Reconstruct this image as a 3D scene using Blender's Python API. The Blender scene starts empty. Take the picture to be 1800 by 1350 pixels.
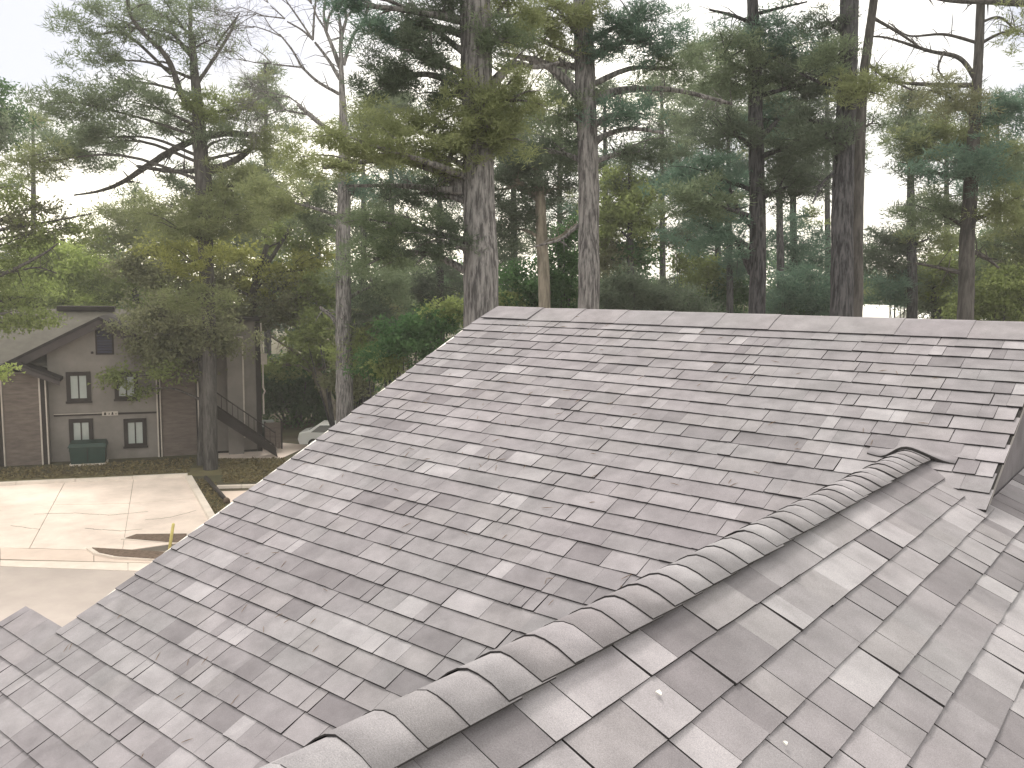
import bpy, math, random
import numpy as np
from mathutils import Vector, Matrix

random.seed(7)
RNG = np.random.default_rng(11)
SC = bpy.context.scene
COL = SC.collection

# ------------------------------------------------------------------ camera
EYE = np.array([0.0, 0.0, 9.2])                       # eye, 9.2 m above the street, standing on the wing roof
CR = np.array([0.773005228, 0.634271381, 0.0127566822])
CD = np.array([0.0803619296, -0.0779535611, -0.993712837])
CF = np.array([-0.629289185, 0.76917037, -0.111229782])
FPX = 1480.0
cam_d = bpy.data.cameras.new('camera')
cam_d.sensor_width = 36.0
cam_d.lens = 36.0 * FPX / 1800.0
cam_d.clip_start = 0.05
cam_d.clip_end = 2000.0
cam = bpy.data.objects.new('camera', cam_d)
COL.objects.link(cam)
m3 = np.stack([CR, -CD, -CF], axis=1)
cam.matrix_world = Matrix([list(m3[0]) + [0.0], list(m3[1]) + [0.0], list(m3[2]) + [9.2], [0, 0, 0, 1]])
SC.camera = cam

# ------------------------------------------------------------------ sky, sun, exposure
SUN_EL = math.radians(50)
SUN_XY = (-0.80, 0.60)                                 # towards the sun: ahead and to the left, behind the pines
world = bpy.data.worlds.new('World')
SC.world = world
world.use_nodes = True
wn, wl = world.node_tree.nodes, world.node_tree.links
wn.clear()
w_out = wn.new('ShaderNodeOutputWorld')
w_bg = wn.new('ShaderNodeBackground')
w_sky = wn.new('ShaderNodeTexSky')
w_sky.sky_type = 'NISHITA'
w_sky.sun_disc = False
w_sky.sun_elevation = SUN_EL
w_sky.sun_rotation = math.atan2(SUN_XY[0], SUN_XY[1])
w_sky.air_density = 1.0
w_sky.dust_density = 3.0
w_tc = wn.new('ShaderNodeTexCoord')
w_map = wn.new('ShaderNodeMapping')
w_map.inputs['Scale'].default_value = (1.0, 1.0, 2.6)
w_map.inputs['Location'].default_value = (7.7, 1.1, 1.5)
w_noise = wn.new('ShaderNodeTexNoise')
w_noise.inputs['Scale'].default_value = 1.25
w_noise.inputs['Detail'].default_value = 7.0
w_noise.inputs['Roughness'].default_value = 0.55
w_ramp = wn.new('ShaderNodeValToRGB')                  # a closed cloud deck: grey undersides to thin bright cloud
w_ramp.color_ramp.elements[0].position = 0.40
w_ramp.color_ramp.elements[0].color = (2.9, 2.9, 3.2, 1)
w_ramp.color_ramp.elements[1].position = 0.62
w_ramp.color_ramp.elements[1].color = (13.2, 12.2, 9.7, 1)
w_mix = wn.new('ShaderNodeMix')
w_mix.data_type = 'RGBA'
w_mix.inputs[0].default_value = 0.82
wl.new(w_tc.outputs['Generated'], w_map.inputs['Vector'])
wl.new(w_map.outputs['Vector'], w_noise.inputs['Vector'])
wl.new(w_noise.outputs['Fac'], w_ramp.inputs['Fac'])
wl.new(w_sky.outputs['Color'], w_mix.inputs[6])
wl.new(w_ramp.outputs['Color'], w_mix.inputs[7])
wl.new(w_mix.outputs[2], w_bg.inputs['Color'])
w_bg.inputs['Strength'].default_value = 0.12
wl.new(w_bg.outputs['Background'], w_out.inputs['Surface'])

sun_d = bpy.data.lights.new('sun', 'SUN')
sun_d.energy = 1.5
sun_d.angle = math.radians(14)
sun_d.color = (1.0, 0.93, 0.82)
sun = bpy.data.objects.new('sun', sun_d)
COL.objects.link(sun)
sv = Vector((SUN_XY[0] * math.cos(SUN_EL), SUN_XY[1] * math.cos(SUN_EL), math.sin(SUN_EL)))
sun.rotation_euler = sv.to_track_quat('Z', 'Y').to_euler()
sun.location = (0, 0, 60)

SC.view_settings.view_transform = 'Standard'
SC.view_settings.look = 'None'
SC.view_settings.exposure = 1.06
SC.view_settings.gamma = 1.0
SC.view_settings.use_curve_mapping = False
SC.render.engine = 'CYCLES'
SC.cycles.use_denoising = True
SC.cycles.max_bounces = 8
SC.cycles.diffuse_bounces = 5
SC.cycles.transmission_bounces = 4
SC.cycles.volume_bounces = 1
SC.cycles.caustics_reflective = False
SC.cycles.caustics_refractive = False

# ------------------------------------------------------------------ helpers
def ray(x, y):
    return CF + CR * ((x - 900.0) / FPX) + CD * ((y - 675.0) / FPX)

def dp(x, y, d):
    """the place seen at (x, y) that stands d metres in front of the camera"""
    return EYE + ray(x, y) * d

def gp(x, y, z=0.0):
    r = ray(x, y)
    return EYE + r * ((z - 9.2) / r[2])

def to_px(P):
    q = np.asarray(P, float) - EYE
    z = q @ CF
    return np.stack([900 + FPX * (q @ CR) / z, 675 + FPX * (q @ CD) / z], axis=-1)

def tag(o, label=None, cat=None, group=None, kind=None):
    if label: o['label'] = label
    if cat: o['category'] = cat
    if group: o['group'] = group
    if kind: o['kind'] = kind
    return o

def empty(name, loc=(0, 0, 0), rz=0.0, parent=None):
    o = bpy.data.objects.new(name, None)
    o.empty_display_size = 0.3
    o.location = loc
    o.rotation_euler = (0, 0, rz)
    COL.objects.link(o)
    if parent: o.parent = parent
    return o

def mesh_obj(name, verts, faces, mats, parent=None, mi=None, smooth=False):
    me = bpy.data.meshes.new(name)
    me.from_pydata([tuple(map(float, v)) for v in verts], [], faces)
    for m in (mats if isinstance(mats, (list, tuple)) else [mats]):
        me.materials.append(m)
    if mi is not None:
        me.polygons.foreach_set('material_index', mi)
    if smooth:
        me.polygons.foreach_set('use_smooth', [True] * len(me.polygons))
    me.update()
    o = bpy.data.objects.new(name, me)
    COL.objects.link(o)
    if parent: o.parent = parent
    return o

def quick_mesh(name, V, F, mats, mi=None, smooth=False, attr=None):
    """numpy verts (n,3) and faces (m,k) to a mesh"""
    V = np.ascontiguousarray(V, dtype=np.float32)
    F = np.ascontiguousarray(F, dtype=np.int32)
    me = bpy.data.meshes.new(name)
    me.vertices.add(len(V))
    me.vertices.foreach_set('co', V.ravel())
    k = F.shape[1]
    me.loops.add(F.size)
    me.loops.foreach_set('vertex_index', F.ravel())
    me.polygons.add(len(F))
    me.polygons.foreach_set('loop_start', np.arange(0, F.size, k, dtype=np.int32))
    me.polygons.foreach_set('loop_total', np.full(len(F), k, dtype=np.int32))
    for m in (mats if isinstance(mats, (list, tuple)) else [mats]):
        me.materials.append(m)
    if mi is not None:
        me.polygons.foreach_set('material_index', np.ascontiguousarray(mi, dtype=np.int32))
    if smooth:
        me.polygons.foreach_set('use_smooth', np.ones(len(F), dtype=bool))
    if attr is not None:
        a = me.attributes.new('tint', 'FLOAT', 'POINT')
        a.data.foreach_set('value', np.ascontiguousarray(attr, dtype=np.float32))
    me.update()
    me.validate()
    return me

def link(name, me, parent=None, loc=None, mat=None):
    o = bpy.data.objects.new(name, me)
    COL.objects.link(o)
    if parent: o.parent = parent
    if mat is not None: o.matrix_local = mat
    elif loc is not None: o.location = loc
    return o

class MB:
    """collects boxes, prisms and tubes in local coordinates"""
    def __init__(s): s.v, s.f = [], []
    def box(s, x0, x1, y0, y1, z0, z1):
        n = len(s.v)
        s.v += [(x0, y0, z0), (x1, y0, z0), (x1, y1, z0), (x0, y1, z0), (x0, y0, z1), (x1, y0, z1), (x1, y1, z1), (x0, y1, z1)]
        s.f += [tuple(n + i for i in q) for q in ((0, 3, 2, 1), (4, 5, 6, 7), (0, 1, 5, 4), (1, 2, 6, 5), (2, 3, 7, 6), (3, 0, 4, 7))]
        return s
    def hexa(s, p):
        n = len(s.v)
        s.v += [tuple(q) for q in p]
        s.f += [tuple(n + i for i in q) for q in ((0, 3, 2, 1), (4, 5, 6, 7), (0, 1, 5, 4), (1, 2, 6, 5), (2, 3, 7, 6), (3, 0, 4, 7))]
        return s
    def prism(s, poly, z0, z1):
        n, k = len(s.v), len(poly)
        s.v += [(p[0], p[1], z0) for p in poly] + [(p[0], p[1], z1) for p in poly]
        s.f += [tuple(n + i for i in range(k))[::-1], tuple(n + k + i for i in range(k))]
        s.f += [(n + i, n + (i + 1) % k, n + k + (i + 1) % k, n + k + i) for i in range(k)]
        return s
    def prism_y(s, poly, y0, y1):
        """polygon in x, z pushed along y"""
        n, k = len(s.v), len(poly)
        s.v += [(p[0], y0, p[1]) for p in poly] + [(p[0], y1, p[1]) for p in poly]
        s.f += [tuple(n + i for i in range(k)), tuple(n + k + i for i in range(k))[::-1]]
        s.f += [(n + (i + 1) % k, n + i, n + k + i, n + k + (i + 1) % k) for i in range(k)]
        return s
    def tube(s, pts, rad, sides=8):
        V, F = tube_arrays([np.array(p, float) for p in pts], rad, sides)
        n = len(s.v)
        s.v += [tuple(v) for v in V]
        s.f += [tuple(int(i) + n for i in f) for f in F]
        c = len(pts)
        s.f += [tuple(n + i for i in range(sides))[::-1], tuple(n + (c - 1) * sides + i for i in range(sides))]
        return s
    def build(s, name, mat, parent=None, smooth=False):
        return mesh_obj(name, s.v, s.f, mat, parent, smooth=smooth)

def tube_arrays(pts, rad, sides=8, rough=0.0):
    pts = np.array(pts, float)
    n = len(pts)
    if np.isscalar(rad): rad = [rad] * n
    t = np.gradient(pts, axis=0)
    t /= np.linalg.norm(t, axis=1)[:, None] + 1e-9
    ref = np.array([0.31, 0.17, 0.93]) if abs(t[:, 2]).mean() < 0.8 else np.array([0.9, 0.43, 0.05])
    a = np.cross(t, ref); a /= np.linalg.norm(a, axis=1)[:, None] + 1e-9
    b = np.cross(t, a)
    th = np.linspace(0, 2 * np.pi, sides, endpoint=False)
    R = np.array(rad)[:, None] * np.ones((1, sides))
    if rough:
        lobes = sum(np.sin(k * th + RNG.uniform(0, 6.3)) * rough / (k ** 0.6) for k in (2, 3, 5))
        fur = np.zeros((n, sides))
        if sides >= 18:                                # bark plates: ridges that wander up the stem
            cur = RNG.normal(0, 1, sides)
            for q_ in range(n):
                cur = cur * 0.82 + RNG.normal(0, 0.57, sides)
                fur[q_] = cur * 0.034
        R = R * (1 + lobes[None, :] * 0.5 + fur + RNG.normal(0, rough * (0.55 if sides < 18 else 0.2), (n, sides)))
    V = pts[:, None, :] + R[..., None] * (np.cos(th)[None, :, None] * a[:, None, :] + np.sin(th)[None, :, None] * b[:, None, :])
    V = V.reshape(-1, 3)
    i = np.arange(n - 1)[:, None] * sides
    j = np.arange(sides)[None, :]
    j2 = (j + 1) % sides
    F = np.stack([i + j, i + j2, i + sides + j2, i + sides + j], axis=-1).reshape(-1, 4)
    return V, F

# ------------------------------------------------------------------ materials
def mat(name, col, rough=0.85, var=0.0, scale=4.0, col2=None, bump=0.0, bscale=60.0, metal=0.0, stretch=None, spec=0.25, detail=5.0, lo=0.35, hi=0.65):
    m = bpy.data.materials.new(name)
    m.use_nodes = True
    n, l = m.node_tree.nodes, m.node_tree.links
    p = n['Principled BSDF']
    p.inputs['Roughness'].default_value = rough
    p.inputs['Metallic'].default_value = metal
    p.inputs['Specular IOR Level'].default_value = spec
    if var or col2:
        if col2 is None:
            col2 = tuple(min(1, c * (1 + var)) for c in col)
            col = tuple(c * (1 - var) for c in col)
        g = n.new('ShaderNodeNewGeometry')
        mp = n.new('ShaderNodeMapping')
        if stretch: mp.inputs['Scale'].default_value = stretch
        t = n.new('ShaderNodeTexNoise')
        t.inputs['Scale'].default_value = scale
        t.inputs['Detail'].default_value = detail
        t.inputs['Roughness'].default_value = 0.65
        r = n.new('ShaderNodeValToRGB')
        r.color_ramp.elements[0].position = lo
        r.color_ramp.elements[1].position = hi
        r.color_ramp.elements[0].color = (*col, 1)
        r.color_ramp.elements[1].color = (*col2, 1)
        l.new(g.outputs['Position'], mp.inputs['Vector'])
        l.new(mp.outputs['Vector'], t.inputs['Vector'])
        l.new(t.outputs['Fac'], r.inputs['Fac'])
        l.new(r.outputs['Color'], p.inputs['Base Color'])
    else:
        p.inputs['Base Color'].default_value = (*col, 1)
    if bump:
        g2 = n.new('ShaderNodeNewGeometry')
        mp2 = n.new('ShaderNodeMapping')
        if stretch: mp2.inputs['Scale'].default_value = stretch
        t2 = n.new('ShaderNodeTexNoise')
        t2.inputs['Scale'].default_value = bscale
        t2.inputs['Detail'].default_value = 4.0
        b = n.new('ShaderNodeBump')
        b.inputs['Strength'].default_value = bump
        b.inputs['Distance'].default_value = 0.02
        l.new(g2.outputs['Position'], mp2.inputs['Vector'])
        l.new(mp2.outputs['Vector'], t2.inputs['Vector'])
        l.new(t2.outputs['Fac'], b.inputs['Height'])
        l.new(b.outputs['Normal'], p.inputs['Normal'])
    return m

def shingle_mat(name, col):
    """mineral granules: fine speckle, soft weather stains"""
    m = bpy.data.materials.new(name)
    col = (col[0] * 0.738, col[1] * 0.732, col[2] * 0.800)
    m.use_nodes = True
    n, l = m.node_tree.nodes, m.node_tree.links
    p = n['Principled BSDF']
    p.inputs['Roughness'].default_value = 0.95
    p.inputs['Specular IOR Level'].default_value = 0.15
    g = n.new('ShaderNodeNewGeometry')
    big = n.new('ShaderNodeTexNoise'); big.inputs['Scale'].default_value = 5.5; big.inputs['Detail'].default_value = 5.0; big.inputs['Roughness'].default_value = 0.6
    grn = n.new('ShaderNodeTexNoise'); grn.inputs['Scale'].default_value = 330.0; grn.inputs['Detail'].default_value = 2.0
    hue = n.new('ShaderNodeTexNoise'); hue.inputs['Scale'].default_value = 0.8; hue.inputs['Detail'].default_value = 3.0
    for t in (big, grn, hue): l.new(g.outputs['Position'], t.inputs['Vector'])
    r1 = n.new('ShaderNodeMapRange'); r1.inputs['From Min'].default_value = 0.3; r1.inputs['From Max'].default_value = 0.7; r1.inputs['To Min'].default_value = 0.80; r1.inputs['To Max'].default_value = 1.14
    r2 = n.new('ShaderNodeMapRange'); r2.inputs['From Min'].default_value = 0.3; r2.inputs['From Max'].default_value = 0.7; r2.inputs['To Min'].default_value = 0.82; r2.inputs['To Max'].default_value = 1.18
    mu = n.new('ShaderNodeMath'); mu.operation = 'MULTIPLY'
    l.new(big.outputs['Fac'], r1.inputs['Value']); l.new(grn.outputs['Fac'], r2.inputs['Value'])
    l.new(r1.outputs['Result'], mu.inputs[0]); l.new(r2.outputs['Result'], mu.inputs[1])
    hm = n.new('ShaderNodeValToRGB')
    hm.color_ramp.elements[0].position = 0.38; hm.color_ramp.elements[0].color = (col[0] * 1.010, col[1] * 0.990, col[2] * 1.0, 1)
    hm.color_ramp.elements[1].position = 0.62; hm.color_ramp.elements[1].color = (col[0] * 0.990, col[1] * 1.0, col[2] * 0.995, 1)
    l.new(hue.outputs['Fac'], hm.inputs['Fac'])
    vm = n.new('ShaderNodeVectorMath'); vm.operation = 'SCALE'
    l.new(hm.outputs['Color'], vm.inputs[0]); l.new(mu.outputs[0], vm.inputs['Scale'])
    l.new(vm.outputs['Vector'], p.inputs['Base Color'])
    b = n.new('ShaderNodeBump'); b.inputs['Strength'].default_value = 0.35; b.inputs['Distance'].default_value = 0.004
    l.new(grn.outputs['Fac'], b.inputs['Height']); l.new(b.outputs['Normal'], p.inputs['Normal'])
    return m

def leaf_mat(name, c1, c2, trans=0.4, scale=0.8):
    m = bpy.data.materials.new(name)
    m.use_nodes = True
    n, l = m.node_tree.nodes, m.node_tree.links
    n.clear()
    out = n.new('ShaderNodeOutputMaterial')
    at = n.new('ShaderNodeAttribute'); at.attribute_name = 'tint'
    mix = n.new('ShaderNodeMix'); mix.data_type = 'RGBA'
    mix.inputs[6].default_value = (*c1, 1); mix.inputs[7].default_value = (*c2, 1)
    l.new(at.outputs['Fac'], mix.inputs[0])
    d = n.new('ShaderNodeBsdfDiffuse'); t = n.new('ShaderNodeBsdfTranslucent')
    l.new(mix.outputs[2], d.inputs['Color']); l.new(mix.outputs[2], t.inputs['Color'])
    ms = n.new('ShaderNodeMixShader'); ms.inputs[0].default_value = trans
    l.new(d.outputs[0], ms.inputs[1]); l.new(t.outputs[0], ms.inputs[2])
    l.new(ms.outputs[0], out.inputs['Surface'])
    return m

def bark_mat(name, c1, c2, scale=9.0):
    return mat(name, c1, 0.95, col2=c2, scale=scale, stretch=(1, 1, 0.12), bump=1.0, bscale=scale * 1.9, lo=0.40, hi=0.60, spec=0.1)

TONES = [shingle_mat('shingle_' + nm, c) for nm, c in (
    ('mid', (0.310, 0.301, 0.304)), ('mid_warm', (0.322, 0.313, 0.312)), ('mauve', (0.288, 0.279, 0.283)), ('light', (0.405, 0.397, 0.399)),
    ('dark', (0.243, 0.234, 0.238)), ('green_grey', (0.300, 0.295, 0.296)), ('pale', (0.356, 0.347, 0.349)))]
TONE_W1 = np.array([0.28, 0.16, 0.14, 0.08, 0.07, 0.11, 0.16])
TONE_W2 = np.array([0.22, 0.16, 0.11, 0.18, 0.13, 0.08, 0.12])
EDGE = mat('asphalt_cut_edge', (0.035, 0.033, 0.035), 0.95)
UNDER = mat('roofing_felt', (0.045, 0.043, 0.045), 0.95, var=0.2)
TRIM_W = mat('white_trim', (0.72, 0.71, 0.68), 0.6, var=0.06, scale=3)
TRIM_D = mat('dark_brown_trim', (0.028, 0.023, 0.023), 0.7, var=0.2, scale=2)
GREYB = mat('grey_rake_board', (0.30, 0.285, 0.29), 0.8, var=0.15, scale=4)
TRIM_L = mat('pale_corner_board', (0.46, 0.42, 0.39), 0.7, var=0.12, scale=3)
STUCCO = mat('taupe_panel_siding', (0.205, 0.190, 0.182), 0.9, var=0.12, scale=0.9, bump=0.25, bscale=30)
BOARD = mat('brown_lap_board', (0.135, 0.112, 0.103), 0.85, var=0.22, scale=1.6, stretch=(1, 1, 5), bump=0.2, bscale=25)
ROOFD = mat('dark_house_shingle', (0.034, 0.030, 0.033), 0.95, var=0.25, scale=3, bump=0.5, bscale=40)
SOFFIT = mat('soffit_board', (0.110, 0.092, 0.090), 0.85, var=0.12, scale=2)
GLASS = mat('window_glass', (0.33, 0.37, 0.37), 0.12, var=0.12, scale=0.6, spec=0.6)
VENT = mat('blue_grey_louvre', (0.032, 0.032, 0.058), 0.6)
GREENBOX = mat('green_painted_steel', (0.006, 0.028, 0.023), 0.5, var=0.15, scale=3, spec=0.4)
CONC = mat('pale_warm_concrete', (0.660, 0.570, 0.525), 0.9, var=0.12, scale=0.7, bump=0.15, bscale=40, detail=8)  # pale warm concrete, slightly uneven in tone
CONC2 = mat('apron_concrete', (0.600, 0.505, 0.455), 0.9, var=0.08, scale=0.9, bump=0.15, bscale=40, detail=8)
CURB = mat('curb_concrete', (0.610, 0.550, 0.505), 0.85, var=0.08, scale=1.4)
STREET = mat('worn_street', (0.385, 0.342, 0.328), 0.92, var=0.10, scale=0.5, bump=0.2, bscale=50, detail=9)
JOINT = mat('joint_filler', (0.13, 0.115, 0.10), 0.95)
MULCH = mat('brown_mulch', (0.135, 0.100, 0.080), 0.95, var=0.3, scale=8, bump=0.6, bscale=30)
YELLOW = mat('yellow_paint', (0.60, 0.53, 0.20), 0.55, var=0.08, scale=6)
GROUND = mat('leaf_litter_ground', (0.062, 0.052, 0.038), 0.98, col2=(0.085, 0.085, 0.045), scale=0.6, bump=0.4, bscale=12, detail=8)
LAWN = mat('dry_lawn', (0.115, 0.098, 0.060), 0.98, col2=(0.135, 0.125, 0.062), scale=1.4, bump=0.4, bscale=18, detail=8)
BARK_G = bark_mat('grey_pine_bark', (0.070, 0.067, 0.070), (0.245, 0.236, 0.240), 13)
BARK_D = bark_mat('dark_pine_bark', (0.025, 0.025, 0.029), (0.094, 0.092, 0.100), 13)
BARK_S = bark_mat('smooth_tan_bark', (0.13, 0.118, 0.100), (0.25, 0.225, 0.190), 7)
BARK_B = bark_mat('brown_trunk_bark', (0.050, 0.047, 0.047), (0.104, 0.098, 0.096), 9)
NEEDLE = leaf_mat('grey_green_needles', (0.112, 0.150, 0.096), (0.225, 0.280, 0.175), 0.50)
NEEDLE_T = leaf_mat('teal_needles', (0.080, 0.142, 0.112), (0.172, 0.260, 0.195), 0.50)
NEEDLE_O = leaf_mat('olive_needles', (0.155, 0.185, 0.088), (0.290, 0.325, 0.165), 0.52)
NEEDLE_D = leaf_mat('dark_needles', (0.070, 0.092, 0.070), (0.140, 0.175, 0.125), 0.46)
LEAF_O = leaf_mat('olive_leaves', (0.140, 0.178, 0.066), (0.270, 0.325, 0.130), 0.52)
LEAF_Y = leaf_mat('yellow_green_leaves', (0.215, 0.235, 0.070), (0.390, 0.410, 0.145), 0.52)
LEAF_L = leaf_mat('light_green_leaves', (0.260, 0.340, 0.095), (0.440, 0.520, 0.190), 0.55)
LEAF_D = leaf_mat('deep_green_leaves', (0.034, 0.088, 0.038), (0.105, 0.190, 0.078), 0.45)
LEAF_B = leaf_mat('brownish_leaves', (0.130, 0.142, 0.086), (0.240, 0.255, 0.150), 0.48)

# ------------------------------------------------------------------ ground, street and parking pad
G = 300.0
ground = mesh_obj('ground', [(-G, -G, 0), (G, -G, 0), (G, G, 0), (-G, G, 0)], [(0, 1, 2, 3)], GROUND)
tag(ground, kind='structure')

def flat(name, poly, z, m, kind='structure', parent=None):
    o = mesh_obj(name, [(p[0], p[1], z) for p in poly], [tuple(range(len(poly)))], m, parent)
    if kind and not parent: tag(o, kind=kind)
    return o

def lerp(a, b, t): return np.asarray(a) + (np.asarray(b) - np.asarray(a)) * t

eK = np.array([0.554, 0.832, 0.0])                     # along the back curb
eS = np.array([0.775, 0.632, 0.0])                     # along the street
KA = gp(0, 853); KB = gp(330, 838); KC = gp(372, 912)
dR = (KC - KB) / np.linalg.norm(KC - KB)
FL = gp(0, 964); FR = gp(160, 968)
KC2 = KC + dR * 2.8
flat('street', [gp(0, 988) - eS * 60, gp(0, 988) + eS * 60, gp(0, 988) + eS * 60 + np.array([14, -17, 0]), gp(0, 988) - eS * 60 + np.array([14, -17, 0])], 0.004, STREET)
flat('lawn_strip', [KA - eK * 20 + np.array([-1.7, 1.0, 0]), KB + np.array([-1.7, 1.0, 0]) + eK * 6, KB + eK * 6, KA - eK * 20], 0.004, LAWN)
flat('lawn_patch', [gp(386, 806), gp(500, 803), gp(520, 845), gp(395, 850)][::-1], 0.009, LAWN)

# parking pad: a grid of poured slabs with open joints
pad = empty('parking_pad', (0, 0, 0)); tag(pad, kind='structure')
flat('joint_bed', [KA - eK * 14, KB, KC2, FR + eS * 3.2, FR, FL, FL - eS * 14], 0.008, JOINT, parent=pad)
bk = [KA - eK * 14, KA - eK * 6, gp(115, 847.5), gp(235, 842), KB]
fr = [FL - eS * 14, FL - eS * 6.2, gp(52, 965), gp(215, 970), KC2]
md = [lerp(b, f_, 0.42) for b, f_ in zip(bk, fr)]
def slab(quad, name='slab', z=0.03, m=CONC, parent=pad, gap=0.018):
    c = sum(quad) / 4.0
    q = [p + (c - p) / np.linalg.norm(c - p) * gap for p in quad]
    mb = MB(); mb.prism([(p[0], p[1]) for p in q], 0.0, z + random.uniform(0, 0.004))
    return mb.build(name, m, parent)
for rows in ((bk, md), (md, fr)):
    for i in range(4):
        slab([rows[0][i], rows[0][i + 1], rows[1][i + 1], rows[1][i]])

apron = empty('driveway_apron', (0, 0, 0)); tag(apron, kind='structure')
ap0 = [FL - eS * 12, FL, gp(165, 968.5), gp(330, 972)]
ap1 = [gp(0, 984) - eS * 12, gp(0, 984), gp(165, 988), gp(330, 992)]
for i in range(3):
    slab([ap0[i], ap0[i + 1], ap1[i + 1], ap1[i]], 'slab', 0.024, CONC2, apron, 0.012)
gt0 = [gp(0, 985.5) - eS * 14, gp(0, 985.5), gp(225, 990), gp(330, 993)]
gt1 = [gp(0, 996) - eS * 14, gp(0, 996), gp(225, 1004), gp(330, 1008)]
gut = empty('street_gutter', (0, 0, 0)); tag(gut, kind='structure')
for i in range(3):
    slab([gt0[i], gt0[i + 1], gt1[i + 1], gt1[i]], 'slab', 0.018, CURB, gut, 0.012)

def curb(name, a, b, n, w=0.17, hgt=0.15, m=CURB):
    """a run of cast curb stones with open joints"""
    e = empty(name, tuple(a)); tag(e, kind='structure')
    d = np.asarray(b) - np.asarray(a); L = np.linalg.norm(d); d /= L
    p = np.array([-d[1], d[0], 0])
    for i in range(n):
        t0, t1 = L * i / n + 0.012, L * (i + 1) / n - 0.012
        hh = hgt + random.uniform(-0.006, 0.006)
        q = [d * t0 - p * w, d * t1 - p * w, d * t1 + p * w, d * t0 + p * w]
        top = [d * t0 - p * (w - 0.03), d * t1 - p * (w - 0.03), d * t1 + p * (w - 0.03), d * t0 + p * (w - 0.03)]
        mb = MB()
        mb.hexa([(v[0], v[1], 0.0) for v in q] + [(v[0], v[1], hh) for v in top])
        mb.build('curb_stone', m, e)
curb('back_curb', KA - eK * 14, KB, 9)
curb('side_curb', KB + dR * 0.4, KC2, 4)

# hairline cracks and patched seams in the slabs
for pts_ in (((60, 905), (130, 903), (190, 907), (260, 901)), ((255, 915), (300, 911), (345, 899)), ((150, 930), (210, 935), (250, 931)), ((20, 925), (70, 932))):
    mb = MB()
    P_ = [gp(x, y) for x, y in pts_]
    for a_, b_1 in zip(P_[:-1], P_[1:]):
        for k_ in range(4):
            p_, q_ = lerp(a_, b_1, k_ / 4), lerp(a_, b_1, (k_ + 1) / 4)
            n_ = np.array([-(q_ - p_)[1], (q_ - p_)[0], 0]); n_ /= np.linalg.norm(n_)
            w0, j0 = random.uniform(0.004, 0.010), n_ * random.uniform(-0.04, 0.04)
            p_, q_ = p_ + j0, q_ + j0
            mb.prism([tuple((p_ - n_ * w0)[:2]), tuple((q_ - n_ * w0)[:2]), tuple((q_ + n_ * w0)[:2]), tuple((p_ + n_ * w0)[:2])], 0.02, 0.0385)
    mb.build('slab_crack', JOINT, pad)

# planted island tip beside the drive, and a low raised dark strip above it
def island(name, pts_px, lift, m_top, label_px=None):
    poly = [gp(x, y) for x, y in pts_px]
    c = sum(poly) / len(poly)
    e = empty(name, tuple(c)); tag(e, kind='structure')
    mb = MB(); mb.prism([(p[0] - c[0], p[1] - c[1]) for p in poly], 0.0, lift); mb.build('curb_rim', CURB, e)
    mb = MB(); mb.prism([((p[0] - c[0]) * 0.93, (p[1] - c[1]) * 0.86) for p in poly], 0.0, lift + 0.02); mb.build('mulch_bed', m_top, e)
island('lower_island', [(152, 968), (290, 974), (330, 977), (330, 991), (280, 988), (200, 984), (165, 977)], 0.10, MULCH)
island('upper_strip', [(212, 950), (235, 942), (335, 940), (335, 957), (290, 956)], 0.06, MULCH)  # low dark brown strip with a pale rim

# walks by the stair
flat('stair_walk', [gp(384, 806), gp(495, 806), gp(545, 783), gp(470, 776), gp(470, 785), gp(384, 785)], 0.012, CONC)
flat('side_walk', [gp(381, 864), gp(470, 862), gp(480, 880), gp(402, 884)], 0.012, CONC2)
curb('walk_curb', gp(381, 858), gp(468, 856), 2, 0.13, 0.12)

# yellow bollard
bp = gp(297, 972)
bol = empty('bollard', tuple(bp)); tag(bol, 'slanted slim yellow bollard post at the edge of the drive', 'bollard')
mb = MB(); mb.tube([(0, 0, 0), (0.06, 0.07, 0.55), (0.12, 0.13, 1.02), (0.123, 0.133, 1.045)], [0.052, 0.052, 0.050, 0.035], 12); mb.build('post', YELLOW, bol, True)
mb = MB(); mb.tube([(0, 0, 0), (0.002, 0.002, 0.06)], 0.12, 12); mb.build('footing', CURB, bol)

# ------------------------------------------------------------------ the shingled house under the camera
T1 = math.radians(24.6); CT, ST, TT = math.cos(T1), math.sin(T1), math.tan(T1)
T3 = math.radians(41.0); TT3 = math.tan(T3)
RY, RZ = 6.756, 9.016                                  # main ridge
WX, WZ = -1.265, 8.3097                                # wing ridge
XR = -0.79                                             # right rake of the main slope
Y_EAVE = -0.9
def x_left(y):
    return -6.2 if y < 2.24 else -5.60 - 0.17 * (y - 2.24) / (RY - 2.24)
def z_main(y): return RZ - (RY - y) * TT
def z_wing(x): return WZ - (x - WX) * TT if x >= WX else WZ - (WX - x) * TT3

house = empty('shingled_house', (0, 0, 0))
tag(house, 'grey shingled house with a wide roof slope and a capped wing ridge in the foreground', 'house')

def frame(o, a, s):
    n = np.cross(a, s)
    return Matrix([[a[0], s[0], n[0], o[0]], [a[1], s[1], n[1], o[1]], [a[2], s[2], n[2], o[2]], [0, 0, 0, 1]])

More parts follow.
